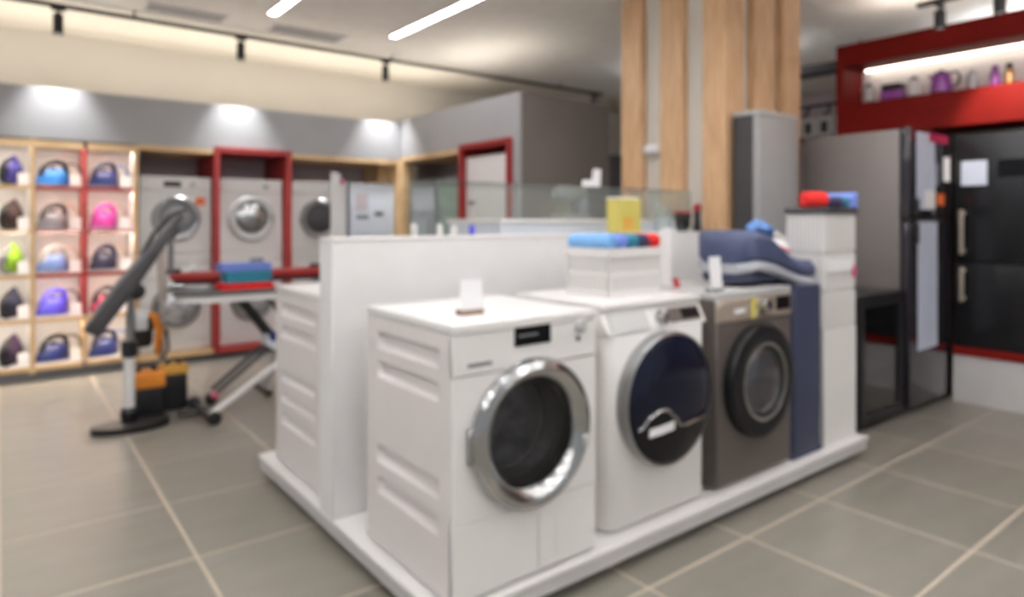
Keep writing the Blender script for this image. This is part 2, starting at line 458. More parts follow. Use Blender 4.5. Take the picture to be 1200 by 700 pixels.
for (c, r), (bm_, tp, cord, lb) in spec.items():
    zf = ZS[r+1]+(0.02 if r == 4 else 0.012)
    xm = (XC[c]+XC[c+1])/2
    if c == 0:
        iron(lb, (xm+0.035, YF+0.15, zf), R(240), bm_, tp, None, True, 1.0)
    else:
        iron(lb, (xm-0.045, YF+0.15, zf), R(180+24) if c == 1 else R(180+30), bm_, tp, cord, False, 1.06 if r in (0, 4) else 0.98)
    cx = xm+(0.115 if c else 0.125)
    t = thing('price_card', 'white price card in the %s cubby, %s' % (rown[r], coln[c]), 'card', (cx, YF+0.06, zf), 0, 'price cards in the cubbies')
    obj('card', MB().prism([(0, 0), (0.003, 0), (0.028, 0.10), (0.025, 0.10)], 'x', -0.038, 0.038), 'paper', t)
    box('foot', -0.038, 0.038, 0.003, 0.05, 0, 0.003, 'paper', t)

# bays ---------------------------------------------------------
bf = thing('bay_frame', 'light wooden bay frame around the laundry machines along the back', 'frame', (0, YF, 0))
BD = 0.66
box('top_board', 0.948, 1.555, 0, BD, 1.885, 1.93, 'wood', bf, 0.002, 1)
box('top_board', 2.267, 3.47, 0, BD, 1.885, 1.93, 'wood', bf, 0.002, 1)
box('bottom_board', 0.948, 1.555, 0, BD, 0.055, 0.10, 'wood', bf, 0.002, 1)
box('bottom_board', 2.267, 3.43, 0, BD, 0.055, 0.10, 'wood', bf, 0.002, 1)
box('post', 3.43, 3.47, -0.01, BD, 0.055, 1.884, 'wood', bf, 0.002, 1)
box('side_panel', 0.948, 0.957, 0.02, BD, 0.101, 1.884, 'dark_grey', bf)
box('inner_panel', 3.33, 3.429, 0.25, BD, 1.70, 1.884, 'wood', bf)
box('kick_board', 0.948, 3.43, 0.06, 0.08, 0, 0.055, 'mid_grey', bf)
rf = thing('red_bay_surround', 'tall red frame around a stacked washer and dryer', 'frame', (0, YF, 0))
box('post', 1.556, 1.604, -0.02, BD, 0.055, 1.904, 'red', rf, 0.002, 1)
box('post', 2.218, 2.266, -0.02, BD, 0.055, 1.904, 'red', rf, 0.002, 1)
box('top_board', 1.556, 2.266, -0.0005, BD, 1.9045, 1.9285, 'red', rf)
box('front_trim', 1.556, 2.266, -0.02, -0.001, 1.9045, 1.955, 'red', rf, 0.002, 1)
box('bottom_board', 1.605, 2.217, -0.02, BD, 0.055, 0.10, 'red', rf, 0.002, 1)

def small_washer(name, label, loc, rz, H, R_, inner='drum', disp=True, group=None, W=0.595, D=0.52):
    """freestanding front loader seen from afar; front at local y=0"""
    t = thing(name, label, 'washing machine' if name == 'washing_machine' else 'dryer', loc, rz, group)
    box('body', -W/2, W/2, 0.012, D, 0.0, H, 'white', t, 0.006)
    box('front_panel', -W/2+0.004, W/2-0.004, 0, 0.0115, 0.10, H-0.135, 'white', t, 0.003, 1)
    box('control_panel', -W/2+0.004, W/2-0.004, -0.004, 0.0115, H-0.13, H-0.004, 'white', t, 0.003, 1)
    box('kick_panel', -W/2+0.004, W/2-0.004, 0.002, 0.0115, 0.012, 0.095, 'white', t, 0.003, 1)
    zc = H*0.52
    d = obj('door', MB().lathe([(R_, 0.0), (R_, -0.03), (R_*0.93, -0.042), (R_*0.74, -0.038), (R_*0.72, -0.012)], c=(0, 0, zc), axis='y', n=36, closed=True), 'silver_panel' if inner == 'chrome' else 'steel', t)
    obj('door_glass', MB().lathe([(R_*0.735, -0.014), (R_*0.66, -0.026), (R_*0.40, -0.040), (0.01, -0.044)], c=(0, 0, zc), axis='y', n=36), inner, d)
    obj('door_handle', MB().box(R_*0.80, R_*0.90, -0.052, -0.038, zc-0.04, zc+0.04), 'mid_grey', d, 0.003, 1)
    if disp: box('display', -0.10, 0.04, -0.006, -0.003, H-0.095, H-0.045, 'black', t)
    obj('dial', MB().lathe([(0.026, 0.0), (0.026, -0.022), (0.022, -0.026)], c=(0.14, 0, H-0.068), axis='y', n=18), 'silver_panel', t)
    box('drawer', -W/2+0.02, -0.13, -0.008, -0.003, H-0.115, H-0.02, 'white', t, 0.002, 1)
    return t
ZM = 0.101
HM = 0.785
sw = small_washer
sw('washing_machine', 'lower white washer of the stack beside the iron shelves', (1.2565, YF+0.08, ZM), 0, HM, 0.20, 'drum', True, 'stacked machines along the back')
u = sw('dryer', 'upper white dryer of the stack beside the iron shelves, with a red sticker', (1.2565, YF+0.08, ZM+HM+0.001), 0, HM, 0.20, 'mid_grey', True, 'stacked machines along the back')
box('sticker', 0.16, 0.24, -0.003, 0.0, 0.53, 0.60, 'sticker_orange', u)
sw('washing_machine', 'lower white washer inside the red frame', (1.911, YF+0.08, ZM), 0, HM, 0.19, 'drum', True, 'stacked machines along the back')
sw('dryer', 'upper white dryer with ringed round door inside the red frame', (1.911, YF+0.08, ZM+HM+0.001), 0, HM, 0.215, 'chrome', False, 'stacked machines along the back')
sw('washing_machine', 'lower white washer right of the red frame', (2.58, YF+0.08, ZM), 0, HM, 0.19, 'drum', True, 'stacked machines along the back')
sw('dryer', 'upper white dryer right of the red frame', (2.58, YF+0.08, ZM+HM+0.001), 0, HM, 0.20, 'dark_grey', False, 'stacked machines along the back')
t = thing('refrigerator', 'cool white refrigerator in the wooden bay by the wall corner', 'refrigerator', (3.17, YF+0.06, ZM))
box('body', -0.255, 0.255, 0.05, 0.58, 0, 1.57, 'cool_white', t, 0.006)
box('door', -0.255, 0.255, 0, 0.048, 0.03, 0.62, 'cool_white', t, 0.01)
dd = box('door', -0.255, 0.255, 0, 0.048, 0.63, 1.57, 'cool_white', t, 0.01)
box('display', 0.02, 0.12, -0.003, 0.001, 1.22, 1.27, 'mid_grey', dd)
box('sticker', -0.20, -0.06, -0.003, 0.001, 1.28, 1.46, 'lav_wall', dd)
box('sticker', -0.19, -0.05, -0.003, 0.001, 1.19, 1.23, 'mid_grey', dd)
box('badge', -0.06, 0.0, -0.003, 0.001, 0.80, 0.92, 'mid_grey', dd)
t = thing('sign_post', 'slim white sign post standing in front of the back bays', 'sign', (2.59, 6.16, 0))
box('panel', -0.04, 0.04, -0.012, 0.012, 0.02, 1.74, 'white_matte', t, 0.004, 1)
box('foot', -0.12, 0.12, -0.10, 0.10, 0, 0.02, 'white_matte', t, 0.004, 1)
box('red_dot', 0.05, 0.09, -0.014, -0.008, 1.63, 1.68, 'pink', t)
box('tab', 0.038, 0.06, -0.008, 0.008, 1.60, 1.70, 'white_matte', t)

# ------------------------------------------------------------------ grey block and its side bays (faces -X at X=3.47)
BX, BXR, BY = 3.47, 4.56, 4.37
RX, RYE = 5.35, 2.62
struct(box('wall_block_side', BX, BX+0.62, BY+0.0905, 7.2, 1.965, ZB+0.03, 'grey_wall', None, 0.004, 1))
struct(box('trim_3', BX, BX+0.024, BY, BY+0.09, 0, ZB+0.03, 'grey_wall'))
struct(box('wall_block_front', BX+0.0245, BXR, BY, BY+0.09, 0, ZB+0.03, 'dark_wall', None, 0.004, 1))
struct(box('wall_block_end', BXR-0.08, BXR, BY+0.09, 7.2, 0, ZB+0.03, 'dark_wall'))
struct(box('wall_block_back', BX+0.63, BX+0.67, BY+0.09, 7.2, 0, 1.965, 'lav_wall'))
# local x -> world -Y ; local y -> world +X
sf = thing('bay_frame', 'light wooden bay frame on the side of the grey block', 'frame', (BX, 6.45, 0), -PI/2)
box('top_board', 0.0, 1.15, -0.005, 0.60, 1.915, 1.963, 'wood', sf, 0.002, 1)
box('post', 0.0, 0.05, -0.012, 0.10, 0.0, 1.914, 'wood', sf, 0.002, 1)
box('kick_board', 0.05, 1.15, 0.05, 0.09, 0, 0.08, 'mid_grey', sf)
rs = thing('red_bay_surround', 'red frame around the white refrigerator on the grey block', 'frame', (BX, 5.27, 0), -PI/2)
box('post', 0.0, 0.05, -0.03, 0.60, 0.0, 1.939, 'dark_red', rs, 0.002, 1)
box('post', 0.745, 0.80, -0.03, 0.60, 0.0, 1.939, 'dark_red', rs, 0.002, 1)
box('top_board', 0.0, 0.80, -0.0005, 0.60, 1.9395, 1.9635, 'dark_red', rs)
box('front_trim', 0.0, 0.80, -0.03, -0.001, 1.9395, 1.99, 'dark_red', rs, 0.002, 1)
t = thing('refrigerator', 'white refrigerator standing inside the red frame on the grey block', 'refrigerator', (BX+0.02, 4.87, 0), -PI/2)
box('body', -0.34, 0.34, 0.05, 0.55, 0, 1.87, 'white', t, 0.006)
d1 = box('door', -0.34, 0.34, 0, 0.048, 0.03, 0.70, 'white', t, 0.01)
d2 = box('door', -0.34, 0.34, 0, 0.048, 0.71, 1.87, 'white', t, 0.01)
box('display', -0.06, 0.06, -0.003, 0.001, 1.57, 1.62, 'dark_grey', d2)
box('sticker', -0.30, -0.18, -0.003, 0.001, 1.42, 1.46, 'mid_grey', d2)
box('badge', -0.04, 0.06, -0.003, 0.001, 1.16, 1.22, 'light_grey', d2)
for k in range(2):
    t = thing('glass_cooler', ['tall silver glass fronted cooler beside the wooden corner post', 'tall glass fronted cooler with pale green panel left of the red frame'][k], 'cooler', (BX+0.06, 6.10-0.56*k, 0.0), -PI/2, 'glass coolers on the grey block')
    cs = MB().box(-0.27, -0.25, 0, 0.5, 0.08, 1.70).box(0.25, 0.27, 0, 0.5, 0.08, 1.70).box(-0.25, 0.25, 0, 0.5, 0.08, 0.10).box(-0.25, 0.25, 0, 0.5, 1.62, 1.70).box(-0.25, 0.25, 0.48, 0.5, 0.10, 1.62)
    obj('case', cs, 'steel' if k == 0 else 'light_grey', t)
    box('inner_panel', -0.249, 0.249, 0.02, 0.04, 0.10, 1.62, 'cool_white' if k == 0 else 'green_pale', t)  # pale panel added close behind the glass to catch light
    for q in range(4): box('rack', -0.249, 0.249, 0.002, 0.0195, 0.4+q*0.32, 0.412+q*0.32, 'steel', t)
    box('glass_door', -0.265, 0.265, -0.02, -0.004, 0.10, 1.70, 'glass', t)
    obj('door_handle', MB().tube([(0.22, -0.045, 0.8), (0.22, -0.045, 1.3)], 0.01, 8).tube([(0.22, -0.045, 0.82), (0.22, -0.018, 0.82)], 0.006, 8).tube([(0.22, -0.045, 1.28), (0.22, -0.018, 1.28)], 0.006, 8), 'steel', t)

t = thing('added_uplight', 'added unseen warm light strip lying on top of the grey block', 'lamp', (4.0, 5.0, ZB+0.03))  # unseen uplight added for the ceiling around the block
box('housing', -0.05, 0.05, 0.0, 1.3, 0, 0.03, 'white', t)
box('diffuser', -0.04, 0.04, 0.02, 1.28, 0.03, 0.04, 'led_added', t)
t = thing('added_uplight', 'added unseen warm light strip lying on top of the red fascia', 'lamp', (RX+0.25, 0.8, 2.68))  # unseen uplight added for the ceiling above the fascia
box('housing', -0.05, 0.05, -1.6, 1.6, 0, 0.03, 'white', t)
box('diffuser', -0.04, 0.04, -1.58, 1.58, 0.03, 0.04, 'led_added', t)

# far dark cabinet seen between the block and the column
t = thing('tall_cabinet', 'dark tall cabinet far behind, between grey block and wooden column', 'cabinet', (6.0, 6.2, 0))
box('body', -0.7, 0.9, 0, 0.6, 0.0, 2.16, 'dark_grey', t, 0.005, 1)
box('door', -0.69, 0.09, -0.02, -0.001, 0.05, 2.14, 'dark_grey', t, 0.003, 1)
box('door', 0.11, 0.89, -0.02, -0.001, 0.05, 2.14, 'dark_grey', t, 0.003, 1)
tag(box('wall_sign', 5.98, 6.14, 6.12, 6.15, 1.62, 1.84, 'dark_red', None, 0.004, 1), 'small dark red sign on the far dark cabinet', 'sign')

# ------------------------------------------------------------------ column clad with oak planks
CX0, CY0, CX1, CY1 = 3.93, 2.70, 4.88, 3.62
core = struct(box('wall_column_core', CX0+0.07, CX1-0.05, CY0+0.07, CY1-0.05, 0, HC, 'beige'))
col = thing('clad_column', 'square column clad with upright oak planks reaching the ceiling', 'column', (0, 0, 0))
def xpx(px, y=None, x=None):
    uu = (px-600)/F_PX; xd = sa+ca*uu; yd = ca-sa*uu
    return y*xd/yd if y is not None else x*yd/xd
for pa, pb in ((728, 751), (773, 799), (823, 849)):
    ya, yb = xpx(pa, x=CX0), xpx(pb, x=CX0)
    box('plank', CX0, CX0+0.068, yb, ya, 0.0, HC-0.002, 'oak', col, 0.003, 1)
for pa, pb in ((849.5, 872), (885, 908), (918, 938)):
    xa, xb = xpx(pa, y=CY0), xpx(pb, y=CY0)
    box('plank', xa, xb, CY0, CY0+0.068, 0.0, HC-0.002, 'oak', col, 0.003, 1)
t = thing('wall_device', 'small white box fixed between two oak planks of the column', 'device', (CX0+0.069, xpx(764, x=CX0+0.03), 1.79))
box('case', -0.05, 0.0, -0.075, 0.075, 0, 0.07, 'white', t, 0.006)
box('cover', -0.055, -0.0505, -0.05, 0.05, 0.01, 0.06, 'paper', t, 0.002, 1)

# ------------------------------------------------------------------ right side: freestanding fridges, red fascia, built-ins
t = thing('refrigerator', 'slim tall light grey refrigerator with dark side before the oak column', 'refrigerator', (4.00, 2.47, 0))
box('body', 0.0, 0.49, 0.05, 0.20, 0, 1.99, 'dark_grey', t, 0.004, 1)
box('door', 0.0, 0.49, 0.0, 0.048, 0.05, 1.99, 'light_grey', t, 0.006)
box('top_cap', -0.005, 0.495, -0.004, 0.205, 1.991, 2.02, 'silver_panel', t, 0.003, 1)

FX, FY = 4.65, 1.80
t = thing('refrigerator', 'dark grey refrigerator with glossy black doors and pale info sheets', 'refrigerator', (FX, FY, 0))
box('body', 0.0, 0.69, 0.065, 0.72, 0.05, 1.875, 'fridge_grey', t, 0.006)
box('foot_panel', 0.03, 0.66, 0.09, 0.70, 0.0, 0.049, 'black', t)
d1 = box('door', 0.0, 0.69, 0.0, 0.06, 0.06, 1.275, 'fridge_dark_gloss', t, 0.008)
d2 = box('door', 0.0, 0.69, 0.0, 0.06, 1.29, 1.885, 'fridge_dark_gloss', t, 0.008)
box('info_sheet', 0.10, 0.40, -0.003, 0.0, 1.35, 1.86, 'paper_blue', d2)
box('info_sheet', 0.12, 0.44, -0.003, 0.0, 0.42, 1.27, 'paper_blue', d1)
box('sticker', 0.22, 0.40, -0.005, -0.003, 1.36, 1.48, 'paper', d2)
box('sticker', 0.44, 0.56, -0.003, 0.0, 1.38, 1.46, 'sticker_orange', d2)
box('sticker', 0.56, 0.66, -0.003, 0.0, 1.55, 1.72, 'paper', d2)
box('sticker', 0.30, 0.62, -0.004, 0.0, 1.81, 1.87, 'crimson', d2)
box('handle_grip', 0.05, 0.08, -0.03, 0.0, 1.30, 1.42, 'black', d2, 0.006)
box('handle_grip', 0.05, 0.08, -0.03, 0.0, 1.13, 1.26, 'black', d1, 0.006)

# wine cooler
t = thing('wine_cooler', 'low black wine cooler with glass door beside the dark refrigerator', 'cooler', (4.04, 1.83, 0))
cs = MB().box(0, 0.02, 0.05, 0.6, 0.04, 0.80).box(0.57, 0.59, 0.05, 0.6, 0.04, 0.80).box(0.02, 0.57, 0.05, 0.6, 0.04, 0.08).box(0.02, 0.57, 0.05, 0.6, 0.76, 0.80).box(0.02, 0.57, 0.58, 0.6, 0.08, 0.76)
obj('case', cs, 'black', t)
box('top_board', -0.005, 0.595, 0.0, 0.6, 0.801, 0.825, 'black', t, 0.004, 1)
fr = MB().box(0, 0.05, 0, 0.045, 0.05, 0.80).box(0.54, 0.59, 0, 0.045, 0.05, 0.80).box(0.05, 0.54, 0, 0.045, 0.05, 0.10).box(0.05, 0.54, 0, 0.045, 0.75, 0.80)
d = obj('door', fr, 'black', t)
box('pane', 0.05, 0.54, 0.015, 0.025, 0.10, 0.75, 'glass_dark', d)
for q in range(4):
    box('rack', 0.025, 0.565, 0.08, 0.56, 0.19+q*0.14, 0.20+q*0.14, 'steel', t)
box('foot_panel', 0.02, 0.57, 0.06, 0.58, 0, 0.039, 'black', t)

# plinth + wall behind built-ins
RX, RYE = 5.35, 2.62
struct(box('wall_right_plinth', RX, RX+0.75, Y0, 1.79, 0, 0.33, 'plinth'))
struct(box('trim_2', RX-0.012, RX+0.75, Y0, 1.79, 0.331, 0.39, 'shop_red', None, 0.003, 1))
struct(box('wall_right_niche_back', RX+0.75, RX+0.85, Y0, RYE, 0, 2.68, 'dark_wall'))
struct(box('wall_right_side', RX+0.01, RX+0.75, RYE-0.06, RYE-0.001, 0, 1.94, 'dark_wall'))
t = thing('built_in_refrigerator', 'black built-in refrigerator with two steel handles under the red fascia', 'refrigerator', (RX, 1.785, 0.391), -PI/2)
box('body', 0.0, 0.70, 0.062, 0.65, 0, 1.50, 'black', t, 0.004, 1)
dl = box('door', 0.005, 0.695, 0.0, 0.06, 0.0, 0.585, 'fridge_black', t, 0.006)
du = box('door', 0.005, 0.695, 0.0, 0.06, 0.60, 1.49, 'fridge_black', t, 0.006)
def handle(p, za, zb):
    m = MB().box(0.05, 0.075, -0.06, -0.045, za, zb).box(0.052, 0.073, -0.045, 0.0, za+0.01, za+0.035).box(0.052, 0.073, -0.045, 0.0, zb-0.035, zb-0.01)
    obj('door_handle', m, 'bronze_light', p, 0.003, 1)
handle(du, 0.65, 0.96); handle(dl, 0.32, 0.56)
box('info_sheet', 0.045, 0.20, -0.003, 0.0, 1.13, 1.30, 'paper_blue', du)
box('display', 0.26, 0.43, -0.003, 0.0, 1.18, 1.30, 'black_gloss', du)
box('sticker', 0.56, 0.64, -0.003, 0.0, 1.35, 1.43, 'sticker_orange', du)

# red fascia with niche
NZ0, NZ1, NYE = 2.20, 2.51, 2.566
fa = thing('red_fascia', 'red wall fascia with a long lit niche above the refrigerators', 'fascia', (RX, 0, 0))
YL = -2.0
box('lower_panel', 0, 0.40, YL, RYE, 1.945, NZ0, 'shop_red', fa, 0.003, 1)
box('upper_panel', 0, 0.40, YL, RYE, NZ1, 2.68, 'shop_red', fa, 0.003, 1)
box('end_panel', 0, 0.40, NYE, RYE, NZ0+0.0005, NZ1-0.0005, 'shop_red', fa)
box('niche_back', 0.345, 0.36, YL, NYE-0.001, NZ0+0.0005, NZ1-0.0005, 'white_matte', fa)
box('led_strip', 0.28, 0.31, YL, NYE-0.05, NZ1-0.012, NZ1-0.0005, 'led_niche', fa)
def niche_y(px): return xpx(px, x=RX+0.14)
def kettle(label, px, m, top, h=0.15, r=0.055, handle=True, glassy=False):
    t = thing('kettle', label, 'kettle', (RX+0.14, niche_y(px), NZ0), -PI/2, 'small appliances in the niche')
    obj('base', MB().lathe([(r*1.05, 0), (r*1.05, 0.018), (r*0.9, 0.022)], n=20), 'black', t)
    obj('body', MB().lathe([(r, 0.022), (r*1.02, 0.05), (r*0.9, h*0.8), (r*0.78, h)], n=24), m, t)
    obj('lid', MB().lathe([(r*0.78, h), (r*0.6, h+0.014), (0.012, h+0.018), (0.012, h+0.032), (0.006, h+0.034)], n=20), top, t)
    obj('spout', MB().prism([(-r*0.8, h-0.04), (-r*0.8, h), (-r*1.35, h)], 'y', -0.012, 0.012), m, t)
    if handle: obj('handle', MB().tube([(r*0.75, 0, h), (r*1.4, 0, h+0.005), (r*1.75, 0, h*0.75), (r*1.5, 0, h*0.4), (r*0.9, 0, h*0.28)], 0.009, 8), 'black', t)
    return t
kettle('clear pale kettle with black lid at the left end of the niche', 1018, 'silver_panel', 'black', 0.14, 0.045, False)
t = thing('toaster', 'purple toaster with black top in the niche', 'toaster', (RX+0.14, niche_y(1047), NZ0), -PI/2, 'small appliances in the niche')
box('body', -0.08, 0.08, -0.06, 0.06, 0.012, 0.085, 'purple', t, 0.015, 3)
obj('top', MB().box(-0.075, 0.075, -0.055, 0.055, 0.0855, 0.135), 'black', t, 0.02, 3)
box('foot', -0.06, 0.06, -0.05, 0.05, 0, 0.0115, 'black', t)
kettle('white kettle with black lid beside the purple toaster', 1071, 'white', 'black', 0.14, 0.045, False)
kettle('large purple kettle with black loop handle in the niche', 1103, 'purple', 'black', 0.155, 0.07, True)
kettle('small glass kettle with black base right of the purple kettle', 1140, 'silver_panel', 'light_grey', 0.12, 0.04, False)
for px, m, lb in ((1166, 'purple', 'slim purple bottle in the lit niche'), (1183, 'bronze_bottle', 'slim bronze bottle at the right end of the niche')):
    t = thing('thermos_bottle', lb, 'bottle', (RX+0.14, niche_y(px), NZ0), 0, 'small appliances in the niche')
    obj('body', MB().lathe([(0.03, 0), (0.032, 0.01), (0.03, 0.10), (0.02, 0.125)], n=18), m, t)
    obj('cap', MB().lathe([(0.021, 0.125), (0.021, 0.155), (0.016, 0.16)], n=16), 'black' if m != 'purple' else 'purple', t)

# far room behind the column on the right
t = thing('wall_shelf', 'black shelf on the far wall carrying white boxes', 'shelf', (8.62, 4.45, 2.36))
box('board', 0, 0.38, -0.9, 0.9, 0, 0.03, 'black', t)
for y in (-0.7, 0.7): obj('bracket', MB().prism([(0.38, 0), (0.38, -0.2), (0.05, 0)], 'y', y-0.01, y+0.01), 'black', t)
for k, y in enumerate((4.16, 4.38, 4.60, 4.82)):
    t = thing('product_box', ['white box at the right end of the far black shelf', 'second white box from the right on the far black shelf', 'third white box from the right on the far black shelf', 'white box at the left end of the far black shelf'][k], 'box', (8.72, y, 2.39), 0, 'boxes on the far shelf')
    box('carton', -0.09, 0.2, -0.095, 0.095, 0, 0.26, 'paper', t, 0.003, 1)
    box('print', -0.093, -0.0905, -0.04, 0.05, 0.05, 0.2, 'dark_grey', t)
t = thing('duct', 'black suspended ceiling duct in the far room', 'duct', (6.6, 3.4, 2.76))
box('body', -0.1, 0.1, -0.6, 1.6, 0, 0.09, 'black', t, 0.004, 1)
for y in (-0.4, 1.3): obj('hanger', MB().tube([(0, y, 0.09), (0, y, 0.27)], 0.008, 8), 'black', t)
t = thing('coat_rail', 'thin black rail with hooks in the far room', 'rail', (6.9, 3.4, 2.50))
obj('rail', MB().tube([(0, -0.6, 0), (0, 1.6, 0)], 0.018, 8), 'black', t)
for y in (-0.4, 1.3): obj('hanger', MB().tube([(0, y, 0), (0, y, 0.53)], 0.008, 8), 'black', t)
for y in (0.05, 0.28): obj('hook', MB().tube([(0, y, 0), (0, y, -0.07), (0, y+0.03, -0.10), (0, y+0.06, -0.08)], 0.015, 8), 'black', t)

# ------------------------------------------------------------------ island platform
PZ = 0.1145
pl = thing('display_platform', 'low white display platform carrying the front row of washers', 'platform', (0, 0, 0))
box('plinth', 1.10, 3.62, 1.73, 3.30, 0, 0.0445, 'dark_grey', pl)
box('top_board', 1.02, 3.71, 1.640, 3.38, 0.0965, PZ, 'white', pl, 0.003, 1)
box('edge_board', 1.028, 3.702, 1.648, 3.372, 0.045, 0.096, 'plinth', pl, 0.002, 1)
pt = thing('partition', 'waist high white partition panel running along the middle of the platform', 'partition', (0, 0, 0))
box('panel', 1.02, 3.70, 2.45, 2.58, PZ, 1.195, 'white_matte', pt, 0.003, 1)
box('top_cap', 1.018, 3.702, 2.447, 2.583, 1.1955, 1.21, 'white', pt, 0.003, 1)
box('back_upstand', 1.06, 3.68, 2.584, 2.66, PZ, 1.19, 'white_matte', pt, 0.003, 1)

# ------------------------------------------------------------------ front row washers
def grooved(y0, y1, z0, z1, grooves, x, depth, sgn):
    """side skin in the plane x with horizontal recesses; grooves = [(ya, yb, za, zb)]"""
    s = 0.014
    ys = sorted(set([y0, y1]+[v for g in grooves for v in (g[0], g[0]+s, g[1]-s, g[1])]))
    zs = sorted(set([z0, z1]+[v for g in grooves for v in (g[2], g[2]+s, g[3]-s, g[3])]))
    def dep(y, z):
        for a, b, c, d in grooves:
            if a+s*0.9 <= y <= b-s*0.9 and c+s*0.9 <= z <= d-s*0.9: return depth
        return 0
    v = [(x-sgn*dep(y, z), y, z) for z in zs for y in ys]; n = len(ys)
    f = [(j*n+i, j*n+i+1, (j+1)*n+i+1, (j+1)*n+i) for j in range(len(zs)-1) for i in range(n-1)]
    return MB().add(v, f)
def holed_front(w, z0, z1, y, cz, r, n=64):
    angs = [2*PI*k/n for k in range(n)]
    cor = [(w/2, z1), (-w/2, z1), (-w/2, z0), (w/2, z0)]
    for cx, c2 in cor: angs.append(math.atan2(c2-cz, cx) % (2*PI))
    angs = sorted(set(round(a, 5) for a in angs))
    inn, out, rim = [], [], []
    for a in angs:
        c, s = math.cos(a), math.sin(a)
        k = min((w/2)/abs(c) if abs(c) > 1e-6 else 9, ((z1-cz) if s > 0 else (cz-z0))/abs(s) if abs(s) > 1e-6 else 9)
        inn.append((r*c, y, cz+r*s)); out.append((k*c, y, cz+k*s)); rim.append((r*c, y+0.04, cz+r*s))
    outb = [(p[0], p[1]+0.012, p[2]) for p in out]
    return MB().loft([outb, out, inn, rim], caps=False)

# --- washer with chrome ring
W1, D1, H1 = 0.596, 0.58, 0.85
w1 = thing('washing_machine', 'white front loader with chrome ringed door, nearest on the platform', 'washing machine', (1.366, 1.665, PZ), 0, 'front row washing machines')
sh1 = MB().box(-W1/2+0.022, W1/2-0.022, 0.02, D1, 0.012, H1-0.03, skip='f')
obj('body', sh1, 'white_side', w1)
for x in (-0.25, 0.25):
    for y in (0.06, 0.52): obj('foot', MB().lathe([(0.022, 0), (0.022, 0.008), (0.012, 0.0125)], c=(x, y, 0), n=14), 'rubber', w1)
GR = [(0.085, 0.495, 0.708, 0.770), (0.085, 0.495, 0.605, 0.667), (0.085, 0.495, 0.305, 0.367), (0.085, 0.495, 0.193, 0.255)]
obj('side_panel', grooved(0.012, D1, 0.012, H1-0.03, GR, -W1/2, 0.020, -1), 'white_side', w1)
obj('side_panel', grooved(0.012, D1, 0.012, H1-0.03, GR, W1/2, 0.020, 1), 'white_side', w1)
box('worktop', -W1/2-0.002, W1/2+0.002, -0.006, D1+0.004, H1-0.0295, H1, 'white', w1, 0.006)
CZ1 = 0.479
obj('front_panel', holed_front(W1, 0.245, 0.690, 0.0, CZ1, 0.200), 'white', w1)
cp = box('control_panel', -W1/2, W1/2, -0.001, 0.02, 0.693, H1-0.030, 'white', w1, 0.003, 1)
box('display', -0.066, 0.086, -0.004, -0.001, 0.760, 0.822, 'black_gloss', cp)
box('text_line', -0.05, 0.03, -0.0048, -0.0041, 0.790, 0.796, 'mid_grey', cp)
obj('dial', MB().lathe([(0.024, 0), (0.024, -0.016), (0.020, -0.019)], c=(0.220, 0, 0.800), axis='y', n=20), 'silver_panel', cp)
obj('button', MB().lathe([(0.009, 0), (0.009, -0.004)], c=(0.213, 0, 0.757), axis='y', n=12), 'dark_grey', cp)
box('badge', -0.245, -0.155, -0.003, -0.001, 0.716, 0.728, 'mid_grey', cp)
box('kick_panel', -W1/2, 0.035, 0.0, 0.02, 0.012, 0.242, 'white', w1, 0.002, 1)
k2 = box('kick_panel', 0.037, W1/2, 0.0, 0.02, 0.012, 0.242, 'white', w1, 0.002, 1)
box('filter_flap', 0.110, 0.235, -0.003, 0.0, 0.045, 0.195, 'white', k2, 0.002, 1)
dr = obj('door_ring', MB().lathe([(0.236, 0.0), (0.243, -0.018), (0.234, -0.040), (0.212, -0.050), (0.186, -0.040), (0.172, -0.018), (0.170, 0.02), (0.2, 0.02)], c=(0, 0, CZ1), axis='y', n=64, closed=True), 'chrome', w1)
obj('door_hinge', MB().box(-0.252, -0.236, -0.022, -0.001, CZ1-0.055, CZ1+0.055), 'chrome', dr, 0.004, 1)
obj('latch', MB().box(0.192, 0.216, -0.056, -0.040, CZ1-0.02-0.06, CZ1+0.02-0.06), 'silver_panel', dr, 0.004, 1)
obj('door_glass', MB().lathe([(0.170, -0.016), (0.160, 0.012), (0.140, 0.055), (0.105, 0.080), (0.05, 0.090), (0.004, 0.092)], c=(0, 0, CZ1), axis='y', n=48), 'glass_door', w1)
obj('gasket', MB().lathe([(0.198, 0.025), (0.198, 0.10), (0.150, 0.12), (0.150, 0.105), (0.185, 0.085), (0.185, 0.025)], c=(0, 0, CZ1), axis='y', n=48, closed=True), 'rubber', w1)
dm_ = obj('drum', MB().lathe([(0.149, 0.12), (0.22, 0.14), (0.22, 0.46), (0.05, 0.48)], c=(0, 0, CZ1), axis='y', n=48), 'drum', w1)
for a in (0.5, 2.6, 4.7):
    c, s = math.cos(a), math.sin(a)
    obj('drum_paddle', MB().tube([(0.19*c, 0.15, CZ1+0.19*s), (0.19*c, 0.45, CZ1+0.19*s)], 0.035, 8), 'mid_grey', dm_)

